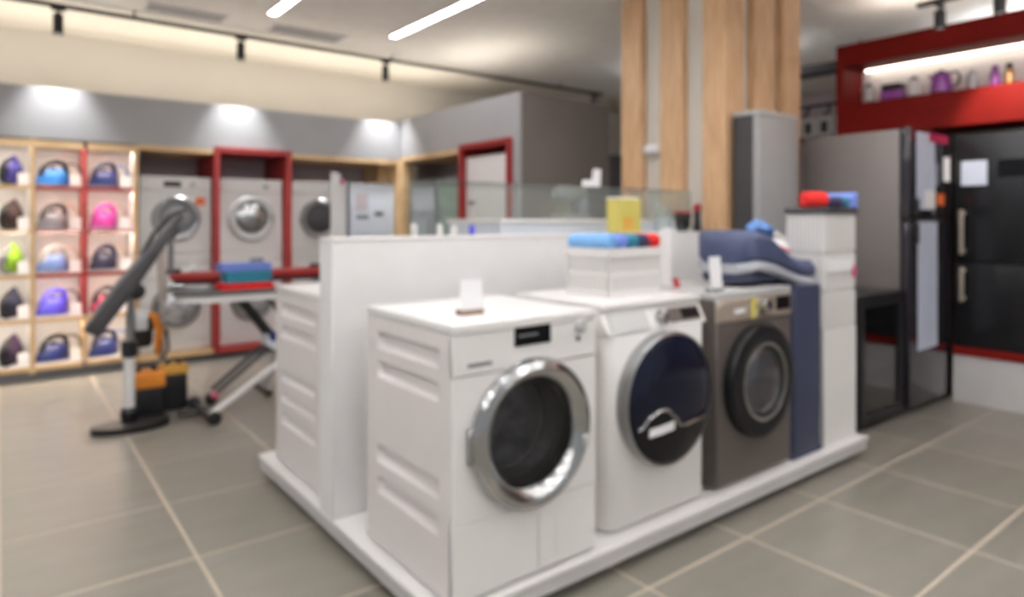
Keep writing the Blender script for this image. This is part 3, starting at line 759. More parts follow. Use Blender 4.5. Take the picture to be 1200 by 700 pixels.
# --- washer with dark round door
w2 = thing('washing_machine', 'white front loader with large navy black round door, second on the platform', 'washing machine', (2.062, 1.70, PZ), 0, 'front row washing machines')
W2, D2, H2 = 0.595, 0.56, 0.85
prof = [(-W2/2, 0.05), (-W2/2+0.012, 0.018), (-W2/2+0.04, 0.0), (W2/2-0.04, 0.0), (W2/2-0.012, 0.018), (W2/2, 0.05), (W2/2, D2), (-W2/2, D2)]
obj('body', MB().prism(prof, 'z', 0.012, 0.735), 'white', w2, 0.003, 1)
pr2 = [(0.0, 0.737), (0.045, 0.823), (D2, 0.823), (D2, 0.737)]
cp = obj('control_panel', MB().prism(pr2, 'x', -W2/2, W2/2), 'white', w2, 0.006)
box('worktop', -W2/2, W2/2, 0.03, D2, 0.8235, H2, 'white', w2, 0.008)
for x in (-0.25, 0.25):
    for y in (0.07, 0.50): obj('foot', MB().lathe([(0.022, 0), (0.022, 0.008), (0.012, 0.0125)], c=(x, y, 0), n=14), 'rubber', w2)
def slant(x0, x1, a, b, off):   # plate on the slanted control panel
    p = lambda q: (0.045*q-off, 0.737+0.086*q)
    return MB().prism([(p(a)[0], p(a)[1]), (p(b)[0], p(b)[1]), (p(b)[0]+off+0.001, p(b)[1]), (p(a)[0]+off+0.001, p(a)[1])], 'x', x0, x1)
obj('drawer', slant(-0.27, -0.06, 0.08, 0.9, 0.008), 'silver_panel', cp)
obj('display', slant(0.07, 0.27, 0.2, 0.82, 0.005), 'bronze', cp)
obj('display', slant(0.15, 0.26, 0.3, 0.75, 0.007), 'black_gloss', cp)
obj('dial', MB().lathe([(0.03, 0.0), (0.03, -0.025), (0.025, -0.03)], c=(0.02, 0.018, 0.78), axis='y', n=20), 'chrome', cp)
CZ2 = 0.473
d = obj('door', MB().lathe([(0.256, 0.0), (0.262, -0.03), (0.258, -0.052), (0.250, -0.056), (0.246, -0.04), (0.246, 0.0)], c=(0.0, 0, CZ2), axis='y', n=64, closed=True), 'steel', w2)
obj('door_glass', MB().lathe([(0.246, -0.02), (0.246, -0.052), (0.215, -0.066), (0.15, -0.080), (0.07, -0.086), (0.005, -0.087)], c=(0.0, 0, CZ2), axis='y', n=64), 'navy_gloss', d)
# lower black cover of the door with a silver wave edge
def bowl(r):  # y on the glass surface at radius r
    P = [(0.0, -0.087), (0.07, -0.086), (0.15, -0.080), (0.215, -0.066), (0.246, -0.052)]
    for (a, ya), (b, yb) in zip(P, P[1:]):
        if r <= b: return ya+(yb-ya)*(r-a)/(b-a)
    return -0.05
WP = [(-0.24, -0.10), (-0.20, -0.075), (-0.16, -0.035), (-0.12, -0.020), (-0.075, -0.022), (-0.04, -0.050), (0.0, -0.090), (0.03, -0.097), (0.10, -0.092), (0.24, -0.084)]
def wv(x):
    for (a, ha), (b, hb) in zip(WP, WP[1:]):
        if x <= b:
            f = (x-a)/(b-a); f = f*f*(3-2*f); return ha+(hb-ha)*f
    return -0.085
wave = []
for k in range(41):
    x = -0.236+0.472*k/40
    h = wv(x)
    if x*x+h*h < 0.240**2: wave.append((x, h))
obj('wave_trim', MB().tube([(x, bowl(math.hypot(x, h))-0.010, CZ2+h) for x, h in wave], 0.0065, 8), 'chrome', d)
vv, ff = [], []
for i, (x, h) in enumerate(wave):
    lo = -math.sqrt(max(0.0, 0.243**2-x*x))
    for q in range(7):
        z = h+(min(lo, h-0.002)-h)*q/6
        vv.append((x, bowl(min(0.245, math.hypot(x, z)))-0.003, CZ2+z))
for i in range(len(wave)-1):
    for q in range(6): ff.append((i*7+q, (i+1)*7+q, (i+1)*7+q+1, i*7+q+1))
obj('lower_cover', MB().add(vv, ff), 'black_gloss', d)
x, h = -0.095, -0.100
vv = []
for z in (h-0.017, h+0.017):
    for q in range(6):
        xx = x-0.065+0.13*q/5; zz = z+0.012*q/5
        vv.append((xx, bowl(math.hypot(xx, zz))-0.006, CZ2+zz))
obj('badge', MB().add(vv, [(q, q+1, q+7, q+6) for q in range(5)]), 'paper', d)

# --- bronze washer
w3 = thing('washing_machine', 'bronze grey front loader with black ringed door, third on the platform', 'washing machine', (2.71, 1.69, PZ), 0, 'front row washing machines')
W3 = 0.598
box('body', -W3/2, W3/2, 0.014, 0.56, 0.012, 0.82, 'bronze', w3, 0.008)
box('front_panel', -W3/2+0.003, W3/2-0.003, 0, 0.0135, 0.02, 0.715, 'bronze', w3, 0.004, 1)
box('worktop', -W3/2, W3/2, 0.0, 0.565, 0.8205, 0.85, 'silver_panel', w3, 0.006)
cp = box('control_panel', -W3/2+0.003, W3/2-0.003, -0.004, 0.0135, 0.72, 0.819, 'bronze_light', w3, 0.004, 1)
for x in (-0.25, 0.25):
    for y in (0.07, 0.50): obj('foot', MB().lathe([(0.022, 0), (0.022, 0.008), (0.012, 0.0125)], c=(x, y, 0), n=14), 'rubber', w3)
box('display', 0.16, 0.28, -0.007, -0.004, 0.745, 0.808, 'black_gloss', cp)
box('sticker', -0.045, -0.005, -0.006, -0.004, 0.722, 0.816, 'yellow', cp)
obj('dial', MB().lathe([(0.036, 0), (0.036, -0.028), (0.03, -0.032)], c=(0.05, -0.004, 0.772), axis='y', n=24), 'chrome', cp)
box('drawer', -0.285, -0.08, -0.008, -0.004, 0.73, 0.81, 'bronze_light', cp, 0.002, 1)
box('sticker', -0.18, -0.10, -0.0095, -0.008, 0.755, 0.775, 'paper', cp)
CZ3 = 0.445
d = obj('door', MB().lathe([(0.25, 0.0), (0.255, -0.02), (0.245, -0.045), (0.20, -0.055), (0.172, -0.045), (0.165, -0.015), (0.165, 0.0)], c=(0.0, 0, CZ3), axis='y', n=64, closed=True), 'ring_black', w3)
obj('door_glass', MB().lathe([(0.168, -0.012), (0.15, -0.035), (0.10, -0.052), (0.04, -0.06), (0.004, -0.061)], c=(0, 0, CZ3), axis='y', n=48), 'smoke', d)
obj('inner_ring', MB().lathe([(0.176, -0.046), (0.176, -0.052), (0.160, -0.050), (0.158, -0.030)], c=(0, 0, CZ3), axis='y', n=48, closed=True), 'chrome', d)

# --- back row: dryer with ribbed side + slim top loader + display counter
wb = thing('dryer', 'white ribbed sided dryer on the back left of the platform', 'dryer', (1.366, 2.675, PZ))
obj('body', MB().box(-0.276, 0.276, 0.0, 0.56, 0.012, 0.82, skip=''), 'white_side', wb)
GB = [(0.07, 0.50, 0.708, 0.770), (0.07, 0.50, 0.605, 0.667), (0.07, 0.50, 0.40, 0.45), (0.07, 0.50, 0.30, 0.35), (0.07, 0.50, 0.193, 0.255)]
obj('side_panel', grooved(0.0, 0.56, 0.012, 0.82, GB, -0.298, 0.020, -1), 'white_side', wb)
box('worktop', -0.3, 0.3, 0.0, 0.58, 0.8205, 0.85, 'white', wb, 0.006)
box('front_panel', -0.298, 0.298, 0.5605, 0.58, 0.012, 0.82, 'white', wb, 0.004, 1)
for x in (-0.25, 0.25):
    for y in (0.07, 0.50): obj('foot', MB().lathe([(0.022, 0), (0.022, 0.008), (0.012, 0.0115)], c=(x, y, 0), n=14), 'rubber', wb)
tb = thing('washing_machine', 'slim white top loader hidden behind the partition, under the detergent bottles', 'washing machine', (1.88, 2.675, PZ))
box('body', -0.19, 0.19, 0.0, 0.58, 0.0, 0.82, 'white', tb, 0.006)
box('lid', -0.19, 0.19, 0.0, 0.58, 0.8205, 0.85, 'white', tb, 0.006)
box('control_panel', -0.17, 0.17, 0.46, 0.56, 0.8505, 0.87, 'silver_panel', tb, 0.004, 1)
def bottle(label, px, m, cap, h, r=0.033):
    x = xpx(px, y=2.76)
    t = thing('detergent_bottle', label, 'bottle', (x, 2.76, PZ+0.851), 0, 'detergent bottles behind the partition')
    obj('body', MB().lathe([(r, 0), (r*1.04, 0.02), (r, h*0.62), (r*0.6, h*0.78), (r*0.42, h*0.82)], n=18), m, t)
    obj('cap', MB().lathe([(r*0.46, h*0.82), (r*0.46, h), (r*0.36, h+0.004)], n=16), cap, t)
bottle('white detergent bottle leftmost behind the partition', 485, 'white', 'white', 0.29)
bottle('white detergent bottle in the middle behind the partition', 515, 'white', 'white', 0.29)
bottle('white detergent bottle next to the blue capped one behind the partition', 532, 'white', 'white', 0.285)
bottle('detergent bottle with bright blue cap behind the partition', 553, 'cool_white', 'iron_violet', 0.285)

dc = thing('display_counter', 'tall white counter with glass top case behind the partition', 'counter', (0, 0, 0))
box('body', 2.10, 3.70, 2.80, 3.32, PZ, 1.262, 'cool_white', dc, 0.004, 1)
box('worktop', 2.09, 3.71, 2.79, 3.33, 1.2625, 1.285, 'white', dc, 0.004, 1)
box('glass_pane', 1.92, 3.70, 2.792, 2.798, 1.2855, 1.47, 'glass', dc)
box('glass_pane', 3.694, 3.70, 2.80, 3.32, 1.2855, 1.47, 'glass', dc)
box('glass_top', 1.92, 3.70, 2.80, 3.31, 1.4705, 1.478, 'glass', dc)
# things in and on the counter
def cx_(px, y): return xpx(px, y=y)
t = thing('glass_jar_mixer', 'pale grey mixer with glass bowl in the counter case', 'mixer', (cx_(668, 3.05), 3.05, 1.2855))
box('base', -0.12, 0.12, -0.07, 0.07, 0, 0.03, 'light_grey', t, 0.01)
box('column', 0.06, 0.12, -0.04, 0.04, 0.03, 0.13, 'light_grey', t, 0.01)
obj('head', MB().lathe([(0.03, -0.13), (0.042, -0.08), (0.042, 0.08), (0.03, 0.13)], c=(0, 0, 0.155), axis='x', n=18), 'light_grey', t)
obj('bowl', MB().lathe([(0.03, 0.031), (0.062, 0.06), (0.068, 0.108)], c=(-0.05, 0, 0), n=20), 'glass', t)
t = thing('paper_sign', 'white stepped paper sign standing on the glass case', 'sign', (cx_(695, 2.95), 2.95, 1.479))
obj('panel', MB().prism([(-0.09, 0), (0.055, 0), (0.065, 0.12), (0.01, 0.12), (-0.005, 0.055), (-0.085, 0.05)], 'y', -0.006, 0.006), 'paper', t)
box('foot', -0.06, 0.04, -0.03, 0.03, 0.0, 0.004, 'paper', t)
ZT = 1.2105
t = thing('yellow_carton', 'yellow carton standing on the partition ledge', 'box', (cx_(731, 2.515), 2.515, ZT))
box('carton', -0.085, 0.085, -0.05, 0.05, 0, 0.185, 'yellow', t, 0.003, 1)
box('print', -0.06, 0.02, -0.0515, -0.0505, 0.02, 0.085, 'amber', t)
box('flap', -0.085, 0.085, -0.03, 0.05, 0.1855, 0.195, 'paper', t)
t = thing('glass_jug', 'clear glass jug beside the yellow carton on the partition', 'jug', (cx_(777, 2.515), 2.515, ZT))
obj('body', MB().lathe([(0.045, 0), (0.052, 0.02), (0.05, 0.10), (0.040, 0.14), (0.044, 0.155), (0.041, 0.155), (0.037, 0.14), (0.046, 0.10), (0.047, 0.02), (0.04, 0.006)], n=24), 'glass', t)
obj('handle', MB().tube([(0.045, 0, 0.13), (0.085, 0, 0.12), (0.085, 0, 0.06), (0.05, 0, 0.04)], 0.007, 8), 'glass', t)
obj('filling', MB().lathe([(0.038, 0.008), (0.044, 0.02), (0.044, 0.085)], n=20), 'cool_white', t)
t = thing('grinder', 'slim black grinder with red collar on the partition near the oak column', 'grinder', (cx_(817, 2.515), 2.515, ZT))
obj('body', MB().lathe([(0.026, 0), (0.026, 0.02), (0.021, 0.06), (0.021, 0.125)], n=18), 'black', t)
obj('collar', MB().lathe([(0.026, 0.1255), (0.026, 0.15)], n=18), 'red', t)
obj('top', MB().lathe([(0.022, 0.1505), (0.02, 0.165), (0.01, 0.17)], n=18), 'dark_red', t)
t = thing('glass_tray', 'low grey glass dish beside the black grinder on the partition', 'dish', (cx_(800, 2.515), 2.515, ZT))
obj('dish', MB().lathe([(0.03, 0), (0.045, 0.03), (0.05, 0.11), (0.047, 0.11), (0.042, 0.03), (0.028, 0.005)], n=20), 'glass_dark', t)
obj('rim', MB().lathe([(0.051, 0.1105), (0.051, 0.122), (0.046, 0.122), (0.046, 0.1105)], n=20, closed=True), 'red', t)

# ------------------------------------------------------------------ things on the washers
TOP = PZ+0.85
def card(label, x, y, w_, h, base, lean=0.0):
    t = thing('sign_card', label, 'sign', (x, y, TOP), 0, 'sign cards on the washers')
    box('base', -w_/2, w_/2, -0.008, 0.03, 0, 0.018, base, t, 0.002, 1)
    obj('card', MB().prism([(-0.004, 0.0185), (0.0, 0.0185), (0.012, h), (0.008, h)], 'x', -w_/2+0.003, w_/2-0.003), 'paper', t)
card('white sign card in a wooden foot on the nearest washer', 1.243, 1.82, 0.092, 0.115, 'oakbase')
card('white sign card in a grey foot on the bronze washer', 2.475, 1.735, 0.085, 0.155, 'mid_grey')
card('white sign card at the far end by the white tower', 3.06, 1.72, 0.07, 0.10, 'silver_panel') if False else None

t = thing('laundry_basket', 'white slotted laundry basket with rolled towels on the second washer', 'basket', (1.935, 1.862, TOP))
BW, BDp, BH = 0.32, 0.25, 0.20
box('bottom', 0, BW, 0, BDp, 0.0, 0.012, 'white', t)
rim = MB().box(-0.006, BW+0.006, -0.006, 0.012, BH-0.035, BH).box(-0.006, BW+0.006, BDp-0.012, BDp+0.006, BH-0.035, BH).box(-0.006, 0.012, 0.012, BDp-0.012, BH-0.035, BH).box(BW-0.012, BW+0.006, 0.012, BDp-0.012, BH-0.035, BH)
obj('rim', rim, 'white', t)
bars = MB()
for q in range(17):
    x = q/16*(BW-0.012); bars.box(x, x+0.012, 0, 0.006, 0.012, BH-0.035).box(x, x+0.012, BDp-0.006, BDp, 0.012, BH-0.035)
for q in range(1, 13):
    y = q/13*(BDp-0.012); bars.box(0, 0.006, y, y+0.012, 0.012, BH-0.035).box(BW-0.006, BW, y, y+0.012, 0.012, BH-0.035)
for z in (0.012, 0.085):
    bars.box(0, BW, 0.001, 0.005, z, z+0.016).box(0, BW, BDp-0.005, BDp-0.001, z, z+0.016).box(0.001, 0.005, 0, BDp, z, z+0.016).box(BW-0.005, BW-0.001, 0, BDp, z, z+0.016)
obj('slotted_wall', bars, 'white', t)
box('liner', 0.012, BW-0.012, 0.012, BDp-0.012, 0.0125, 0.191, 'tower_inner', t, 0.005)
def roll(label, m, loc, L, r, rz, group):
    t = thing('rolled_towel', label, 'towel', loc, rz, group)
    obj('roll', MB().lathe([(r*0.55, -L/2), (r*0.95, -L/2+0.006), (r, -L/2+0.02), (r*1.02, 0), (r, L/2-0.02), (r*0.95, L/2-0.006), (r*0.55, L/2)], c=(0, 0, r), axis='y', n=20), m, t)
    sp = [(r*0.12*k/2.2*math.cos(k*0.9), -L/2-0.001, r+r*0.12*k/2.2*math.sin(k*0.9)) for k in range(2, 16)]
    obj('spiral_edge', MB().tube(sp, 0.003, 6), m, t)
names = [('t_sky', 'pale sky blue rolled towel at the left of the basket'), ('t_blue', 'periwinkle rolled towel second in the basket'), ('t_teal', 'teal rolled towel in the basket'), ('t_navy', 'dark slate rolled towel next to the red one in the basket'), ('t_red', 'red rolled towel at the right of the basket')]
for k, (m, lb) in enumerate(names):
    roll(lb, m, (1.935+0.026+k*0.067, 1.985, TOP+0.192), 0.24, 0.0325, 0, 'rolled towels in the basket')
t = tag(obj('slanted_board', MB().prism([(0, 0), (0, 0.275), (0.02, 0.28), (0.36, 0.15), (0.36, 0)], 'x', -0.01, 0.01), 'white_matte', None, 0.003, 1, loc=(2.55, 1.87, TOP)), 'white board with slanted top standing between basket and grey partition', 'board')
t.location.y = 2.04
t = thing('price_tag', 'tiny red price tag lying beside the slanted white board', 'tag', (2.50, 1.96, TOP))
obj('tag_plate', MB().prism([(0, 0), (0.004, 0), (0.02, 0.045), (0.016, 0.045)], 'x', -0.02, 0.02), 'red', t)
box('foot', -0.02, 0.02, 0, 0.03, 0, 0.003, 'red', t)

# ------------------------------------------------------------------ navy ironing machine at the island end
im = thing('ironing_machine', 'navy ironing machine with grey wave stripe arching over the bronze washer', 'ironing machine', (0, 0, 0))
def prof_at(s):   # s 0..1 left to right : returns top, stripe top, stripe bottom, bottom
    top = 1.235-0.165*(1/(1+math.exp(-(s-0.52)*9)))
    top -= 0.05*max(0, (0.10-s)/0.10)**2
    st = 1.095-0.11*(1/(1+math.exp(-(s-0.55)*7)))-0.02*max(0, (0.12-s)/0.12)
    sb = st-0.045-0.01*s
    bt = 0.985-0.075*max(0, s-0.6)/0.4
    return top, st, sb, bt
NX0, NX1, NY0, NY1 = 2.72, 3.318, 1.73, 2.05
N = 28
def slab(ya, yb, fa_, fb_, ins=0.0):
    rings = []
    for k in range(N+1):
        s = k/N; x = NX0+(NX1-NX0)*s
        a, b = fa_(s), fb_(s)
        y0, y1 = ya+0.0, yb
        # pull the front in at both rounded ends
        e = 0.06*(max(0, (0.12-s)/0.12)**2)
        y0 += e+ins; y1 -= e
        c = min(0.02, (a-b)*0.3)
        rings.append([(x, y0, b+c), (x, y0+c, b), (x, y1-c, b), (x, y1, b+c), (x, y1, a-c), (x, y1-c, a), (x, y0+c*1.6, a), (x, y0, a-c*1.6)])
    return MB().loft(rings)
obj('hood', slab(NY0, NY1, lambda s: prof_at(s)[0], lambda s: prof_at(s)[1]), 'navy', im)
obj('wave_stripe', slab(NY0-0.008, NY1, lambda s: prof_at(s)[1]-0.001, lambda s: prof_at(s)[2]), 'stripe_grey', im)
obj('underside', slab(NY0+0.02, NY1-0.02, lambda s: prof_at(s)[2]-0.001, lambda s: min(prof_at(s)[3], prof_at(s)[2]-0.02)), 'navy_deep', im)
lp = [(3.04, 1.72), (3.055, 1.695), (3.295, 1.695), (3.312, 1.72), (3.312, 2.0), (3.04, 2.0)]
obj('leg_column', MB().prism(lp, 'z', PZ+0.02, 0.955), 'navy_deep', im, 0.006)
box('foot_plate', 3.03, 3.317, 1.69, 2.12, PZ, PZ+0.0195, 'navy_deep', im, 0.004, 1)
# cloth and small white iron resting on the hood
def at_s(s): return NX0+(NX1-NX0)*s, prof_at(s)[0]
bl = MB(); rings = []
for k in range(9):
    f = k/8; rr = math.sin(PI*(0.08+0.84*f))
    x = 2.875+0.13*f; z0 = prof_at((x-NX0)/(NX1-NX0))[0]
    rings.append([(x, 1.815+0.075*rr*math.cos(a), z0+0.002+0.035*rr*(1+math.sin(a))*(1+0.15*math.sin(3*a+k))) for a in [2*PI*q/14 for q in range(14)]])
tag(obj('crumpled_cloth', MB().loft(rings), 'cloth_blue'), 'crumpled blue patterned cloth on the navy ironing machine', 'cloth')
t = thing('small_iron', 'white hand iron with pink strip lying on the navy machine', 'iron', (3.13, 1.83, 1.108), R(-10))
t.rotation_euler = (0, R(17), R(-8))
obj('body', MB().loft([teardrop(0.20, 0.10, 0.006), teardrop(0.19, 0.095, 0.03), teardrop(0.13, 0.06, 0.062), teardrop(0.07, 0.03, 0.072)]), 'white', t)
obj('soleplate', MB().loft([teardrop(0.205, 0.105, 0.0), teardrop(0.205, 0.105, 0.0055)]), 'steel', t)
obj('pink_strip', MB().tube([(-0.085, -0.048, 0.02), (-0.03, -0.052, 0.02), (0.03, -0.045, 0.02)], 0.008, 6), 'pink', t)
obj('handle', MB().tube([(-0.08, 0, 0.04), (-0.085, 0, 0.075), (-0.04, 0, 0.095), (0.02, 0, 0.088), (0.06, 0, 0.045)], 0.011, 8), 'white', t)

# white tower with towels
TX0, TX1, TY0, TY1 = 3.328, 3.672, 1.69, 1.90
tw = thing('slotted_tower', 'slim white slotted tower with dark top at the platform end', 'tower', (TX0, TY0, PZ))
tw_w, tw_d, tw_h = TX1-TX0, TY1-TY0, 1.20
box('body', 0.006, tw_w-0.006, 0.006, tw_d, 0.0, tw_h, 'tower_inner', tw, 0.003, 1)
box('lower_panel', 0.0, tw_w, 0.0, 0.0058, 0.0, 0.60, 'white', tw, 0.002, 1)
sl_ = MB()
for r_ in range(3, 6):
    za, zb = 0.02+r_*0.197, 0.02+r_*0.197+0.175
    for q in range(14):
        x = 0.008+q*(tw_w-0.016-0.012)/13; sl_.box(x, x+0.012, 0.0, 0.0058, za, zb)
    for q in range(9):
        y = 0.010+q*(tw_d-0.03)/8; sl_.box(0.0, 0.0058, y, y+0.012, za, zb)
obj('slotted_face', sl_, 'white', tw)
box('top_board', -0.008, tw_w+0.008, -0.008, tw_d+0.005, tw_h+0.0005, tw_h+0.03, 'dark_grey', tw, 0.003, 1)
box('red_tag', tw_w-0.05, tw_w-0.01, -0.006, -0.001, 0.86, 0.92, 'pink', tw)
box('info_card', 0.02, tw_w-0.04, -0.004, -0.0005, 0.90, 0.96, 'paper', tw)
ZTW = PZ+1.23
def fold(label, m, x0, x1, y0, y1, z, h, group, top_tilt=0.0):
    t = thing('folded_towel', label, 'towel', (0, 0, 0), 0, group)
    n = 3
    for k in range(n):
        za, zb = z+h*k/n, z+h*(k+1)/n-0.001
        pts = []
        rings = []
        for q in range(7):
            f = q/6; x = x0+(x1-x0)*f; dz = top_tilt*f*(k+1)/n; dzb = top_tilt*f*k/n
            rings.append([(x, y0, za+dzb), (x, y1, za+dzb), (x, y1+0.004, (za+zb+dz+dzb)/2), (x, y1, zb+dz), (x, y0, zb+dz), (x, y0-0.004, (za+zb+dz+dzb)/2)])
        obj('fold', MB().loft(rings), m, t, 0.003, 2)
def bundle(label, m, loc, L, r, rz, group):
    roll(label, m, loc, L, r, rz, group)
bundle('red rolled towel on the white tower', 't_red', (3.375, 1.77, ZTW), 0.13, 0.042, R(60), 'towels on the white tower')
bundle('dark navy rolled towel on the white tower', 't_navy', (3.482, 1.76, ZTW), 0.16, 0.030, R(10), 'towels on the white tower')
bundle('teal rolled towel on the white tower', 't_teal', (3.546, 1.76, ZTW), 0.16, 0.030, R(10), 'towels on the white tower')
fold('periwinkle folded towel rising to the right on the white tower', 't_blue', 3.584, 3.712, 1.70, 1.86, ZTW, 0.035, 'towels on the white tower', 0.055)

# ------------------------------------------------------------------ ironing board with towels
ib = thing('ironing_board', 'ironing board with dark grey cover on crossed tube legs', 'ironing board', (0, 4.60, 0))
def board_outline(xa, xb, w_, nose):
    pts = []
    for k in range(13):
        a = PI/2+PI*k/12; pts.append((xa+nose+nose*math.cos(a), w_/2*math.sin(a)))
    pts += [(xb, -w_/2), (xb, w_/2)]
    return pts
obj('cover', MB().prism(board_outline(0.86, 2.0, 0.36, 0.28), 'z', 0.800, 0.822), 'pad_grey', ib, 0.006)
obj('frame', MB().prism(board_outline(0.88, 1.98, 0.34, 0.27), 'z', 0.755, 0.7995), 'white', ib, 0.004, 1)
for y in (-0.09, 0.09):
    obj('leg', MB().tube([(1.27, y, 0.76), (1.52, y, 0.42), (1.95, y, 0.03)], 0.018, 8), 'black', ib)
for y in (-0.05, 0.07):
    obj('leg', MB().tube([(1.11, y, 0.16), (1.50, y, 0.46), (1.90, y, 0.75)], 0.016, 8), 'dark_grey', ib)
obj('leg', MB().tube([(1.07, -0.10, 0.045), (1.52, -0.10, 0.33), (1.72, -0.10, 0.46)], 0.022, 8), 'white', ib)
obj('joint', MB().lathe([(0.04, -0.11), (0.045, -0.10), (0.045, 0.10), (0.04, 0.11)], c=(1.475, 0, 0.45), axis='y', n=16), 'cool_white', ib)
obj('joint_cap', MB().lathe([(0.03, -0.125), (0.034, -0.111)], c=(1.46, 0, 0.50), axis='y', n=16), 'iron_navy', ib)
obj('foot_bar', MB().tube([(1.03, -0.20, 0.05), (1.03, 0.25, 0.05)], 0.022, 8).tube([(0.90, -0.0, 0.05), (1.06, -0.0, 0.05)], 0.022, 8), 'black', ib)
obj('foot_bar', MB().tube([(1.95, -0.20, 0.025), (1.95, 0.20, 0.025)], 0.025, 8), 'black', ib)
for x, y in ((1.06, -0.20), (1.04, 0.25), (1.16, 0.30)):
    obj('wheel', MB().lathe([(0.025, -0.02), (0.042, -0.014), (0.042, 0.014), (0.025, 0.02)], c=(x, y, 0.042), axis='y', n=18), 'black', ib)
obj('red_cap', MB().lathe([(0.02, -0.02), (0.024, 0.0), (0.02, 0.02)], c=(1.10, -0.05, 0.15), axis='y', n=12), 'pink', ib)
# second board behind
rb = thing('ironing_board', 'second ironing board with dark red cover standing behind the grey one', 'ironing board', (0, 5.05, 0))
obj('cover', MB().prism(board_outline(0.93, 2.05, 0.34, 0.25), 'z', 0.862, 0.905), 'dark_red', rb, 0.012)
obj('frame', MB().prism(board_outline(0.95, 2.03, 0.32, 0.24), 'z', 0.835, 0.8615), 'black', rb, 0.004, 1)
for y in (-0.08, 0.08):
    obj('leg', MB().tube([(1.55, y, 0.84), (2.0, y, 0.03)], 0.014, 8), 'dark_grey', rb)
    obj('leg', MB().tube([(2.0, y*0.6, 0.84), (1.55, y*0.6, 0.03)], 0.014, 8), 'light_grey', rb)
for x in (1.55, 2.0): obj('foot_bar', MB().tube([(x, -0.18, 0.02), (x, 0.18, 0.02)], 0.02, 8), 'black', rb)
t = thing('iron_rest', 'grey iron rest lying at the tip of the grey ironing board', 'rest', (1.02, 4.60, 0.8225))
obj('tray', MB().loft([teardrop(0.20, 0.14, 0.0), teardrop(0.21, 0.15, 0.02), teardrop(0.18, 0.12, 0.024)]), 'mid_grey', t)
obj('pad', MB().loft([teardrop(0.15, 0.09, 0.0245), teardrop(0.13, 0.07, 0.034)]), 'light_grey', t)
g = 'folded towels on the ironing board'
fold('red folded towel at the bottom of the pile on the ironing board', 't_red', 1.13, 1.46, 4.50, 4.66, 0.8225, 0.045, g)
fold('teal folded towel in the middle of the pile on the ironing board', 't_teal', 1.16, 1.45, 4.50, 4.66, 0.868, 0.075, g)
fold('periwinkle folded towel on top of the pile on the ironing board', 't_blue', 1.13, 1.45, 4.50, 4.66, 0.944, 0.05, g)
t = thing('hand_iron', 'small grey iron resting on the periwinkle towel', 'iron', (1.38, 4.60, 0.9945))
obj('soleplate', MB().loft([teardrop(0.10, 0.06, 0), teardrop(0.10, 0.06, 0.006)]), 'steel', t)
obj('body', MB().loft([teardrop(0.096, 0.056, 0.0065), teardrop(0.08, 0.04, 0.03)]), 'mid_grey', t)

# ------------------------------------------------------------------ tilted board on a pole, canisters, stick vacuum
vs_ = thing('board_stand', 'long dark grey padded board tilted on a pale pole with black base', 'stand', (0.63, 4.66, 0))
bp_ = []
for k in range(24):
    a = 2*PI*k/24; bp_.append((0.01+0.215*math.cos(a), -0.02+0.13*math.sin(a)*(1.0 if math.sin(a) < 0 else 0.75)))
obj('base', MB().prism(bp_, 'z', 0.0, 0.045), 'black', vs_, 0.008)
obj('pole', MB().tube([(0.01, 0.04, 0.0455), (0.01, 0.04, 0.44)], 0.032, 14), 'white', vs_)
obj('pole_collar', MB().lathe([(0.04, 0.0455), (0.05, 0.06), (0.05, 0.10), (0.036, 0.12)], c=(0.01, 0.04, 0), n=18), 'black', vs_)
obj('clamp', MB().lathe([(0.038, 0.43), (0.046, 0.44), (0.046, 0.52), (0.038, 0.53)], c=(0.01, 0.04, 0), n=18), 'black', vs_)
obj('upper_pole', MB().tube([(0.01, 0.04, 0.53), (0.02, 0.04, 0.80)], 0.024, 14), 'steel', vs_)
obj('pivot', MB().lathe([(0.03, -0.06), (0.05, -0.05), (0.05, 0.05), (0.03, 0.06)], c=(0.04, 0.02, 0.84), axis='y', n=16), 'black', vs_)
A, Bp = Vector((-0.20, 0, 0.60)), Vector((0.30, 0, 1.31))
dv = (Bp-A).normalized(); nv = Vector((-dv.z, 0, dv.x))
def along(f, n_, y): p = A+(Bp-A)*f+nv*n_; return (p.x, p.y+y, p.z)
rings = []
for k in range(15):
    f = k/14
    hw = 0.055*(1-0.70*max(0, (f-0.55)/0.45)**2)*(1-0.4*max(0, (0.1-f)/0.1)**2)
    th = 0.044-0.030*max(0, (f-0.4)/0.6)
    rings.append([along(f, -th, -hw*0.9), along(f, -th*0.6, -hw), along(f, th*0.6, -hw), along(f, th, -hw*0.85), along(f, th, hw*0.85), along(f, th*0.6, hw), along(f, -th*0.6, hw), along(f, -th, hw*0.9)])
obj('padded_board', MB().loft(rings), 'board_dark', vs_)
rings = []
for k in range(9):
    f = 0.12+0.8*k/8
    rings.append([along(f, 0.047-0.03*max(0, (f-0.4)/0.6), -0.04), along(f, 0.058-0.03*max(0, (f-0.4)/0.6), -0.04), along(f, 0.058-0.03*max(0, (f-0.4)/0.6), 0.04), along(f, 0.047-0.03*max(0, (f-0.4)/0.6), 0.04)])
obj('top_strip', MB().loft(rings), 'mid_grey', vs_)
obj('arm', MB().tube([along(0.62, 0.045, 0), along(0.78, 0.065, 0), along(0.95, 0.055, 0), along(1.06, 0.0, 0)], 0.013, 10), 'board_dark', vs_)
obj('brace', MB().tube([(0.04, 0.0, 0.84), along(0.42, -0.04, 0)], 0.022, 10), 'black', vs_)
obj('side_box', MB().box(0.03, 0.10, -0.05, 0.05, 0.60, 0.72), 'silver_panel', vs_, 0.012)

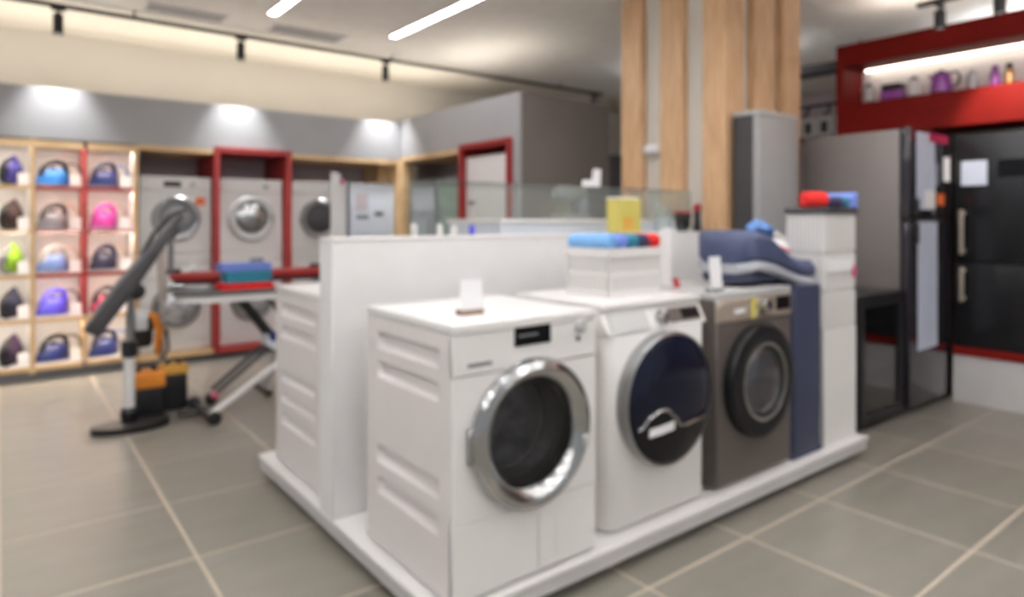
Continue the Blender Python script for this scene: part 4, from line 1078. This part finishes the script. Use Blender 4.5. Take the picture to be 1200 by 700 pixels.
def canister(label, loc, w_, d_, h, m, orange_h):
    t = thing('canister', label, 'canister', loc, 0, 'orange and black canisters on the floor')
    obj('tank', MB().box(-w_/2, w_/2, -d_/2, d_/2, 0.0, h-orange_h-0.001), 'black', t, 0.02, 3)
    l = obj('lid', MB().box(-w_/2-0.004, w_/2+0.004, -d_/2-0.004, d_/2+0.004, h-orange_h, h), m, t, 0.014, 3)
    for x in (-w_*0.25, w_*0.22): obj('knob', MB().lathe([(0.016, h-0.002), (0.016, h+0.018), (0.01, h+0.022)], c=(x, 0, 0), n=14), 'black', l)
    obj('handle', MB().tube([(-w_*0.36, 0, h-0.01), (-w_*0.2, 0, h+0.03), (w_*0.2, 0, h+0.03), (w_*0.36, 0, h-0.01)], 0.008, 8), 'black', l)
canister('black canister with bright orange lid beside the pale pole', (0.765, 4.90, 0), 0.19, 0.17, 0.29, 'orange', 0.10)
canister('black canister with amber lid, right one of the pair', (0.94, 4.98, 0), 0.15, 0.16, 0.30, 'amber', 0.06)

sv = thing('stick_vacuum', 'upright stick vacuum with orange grip, black motor and beige grey tube', 'vacuum', (0.93, 5.28, 0))
obj('floor_head', MB().box(-0.13, 0.13, -0.07, 0.05, 0.0, 0.05), 'black', sv, 0.015, 3)
obj('tube', MB().tube([(0, 0, 0.05), (0.0, 0, 0.70)], 0.014, 12), 'silver_panel', sv)
obj('upper_tube', MB().tube([(0.0, 0, 0.70), (-0.02, 0, 1.16)], 0.030, 14), 'beige_grey', sv)
obj('side_rod', MB().tube([(0.05, 0.0, 0.90), (0.05, 0, 1.14)], 0.02, 10), 'mid_grey', sv)
obj('top_handle', MB().tube([(-0.02, 0, 1.16), (-0.02, 0, 1.22), (0.02, 0, 1.27), (0.08, 0, 1.26), (0.09, 0, 1.20), (0.05, 0, 1.14)], 0.018, 10), 'dark_grey', sv)
obj('motor', MB().lathe([(0.05, 0.39), (0.065, 0.42), (0.065, 0.57), (0.045, 0.61)], c=(-0.13, 0, 0), n=20), 'black', sv)
obj('grip', MB().tube([(-0.10, -0.04, 0.62), (-0.06, -0.05, 0.60), (-0.035, -0.05, 0.50), (-0.04, -0.05, 0.42), (-0.04, -0.03, 0.33)], [0.022, 0.026, 0.028, 0.026, 0.020], 10), 'orange', sv)
obj('bracket', MB().tube([(-0.10, 0, 0.52), (0.0, 0, 0.52)], 0.018, 8), 'black', sv)
obj('cable', MB().tube([(-0.04, -0.03, 0.34), (-0.01, -0.04, 0.28), (0.03, -0.03, 0.36), (0.02, -0.01, 0.50)], 0.010, 8), 'dark_grey', sv)
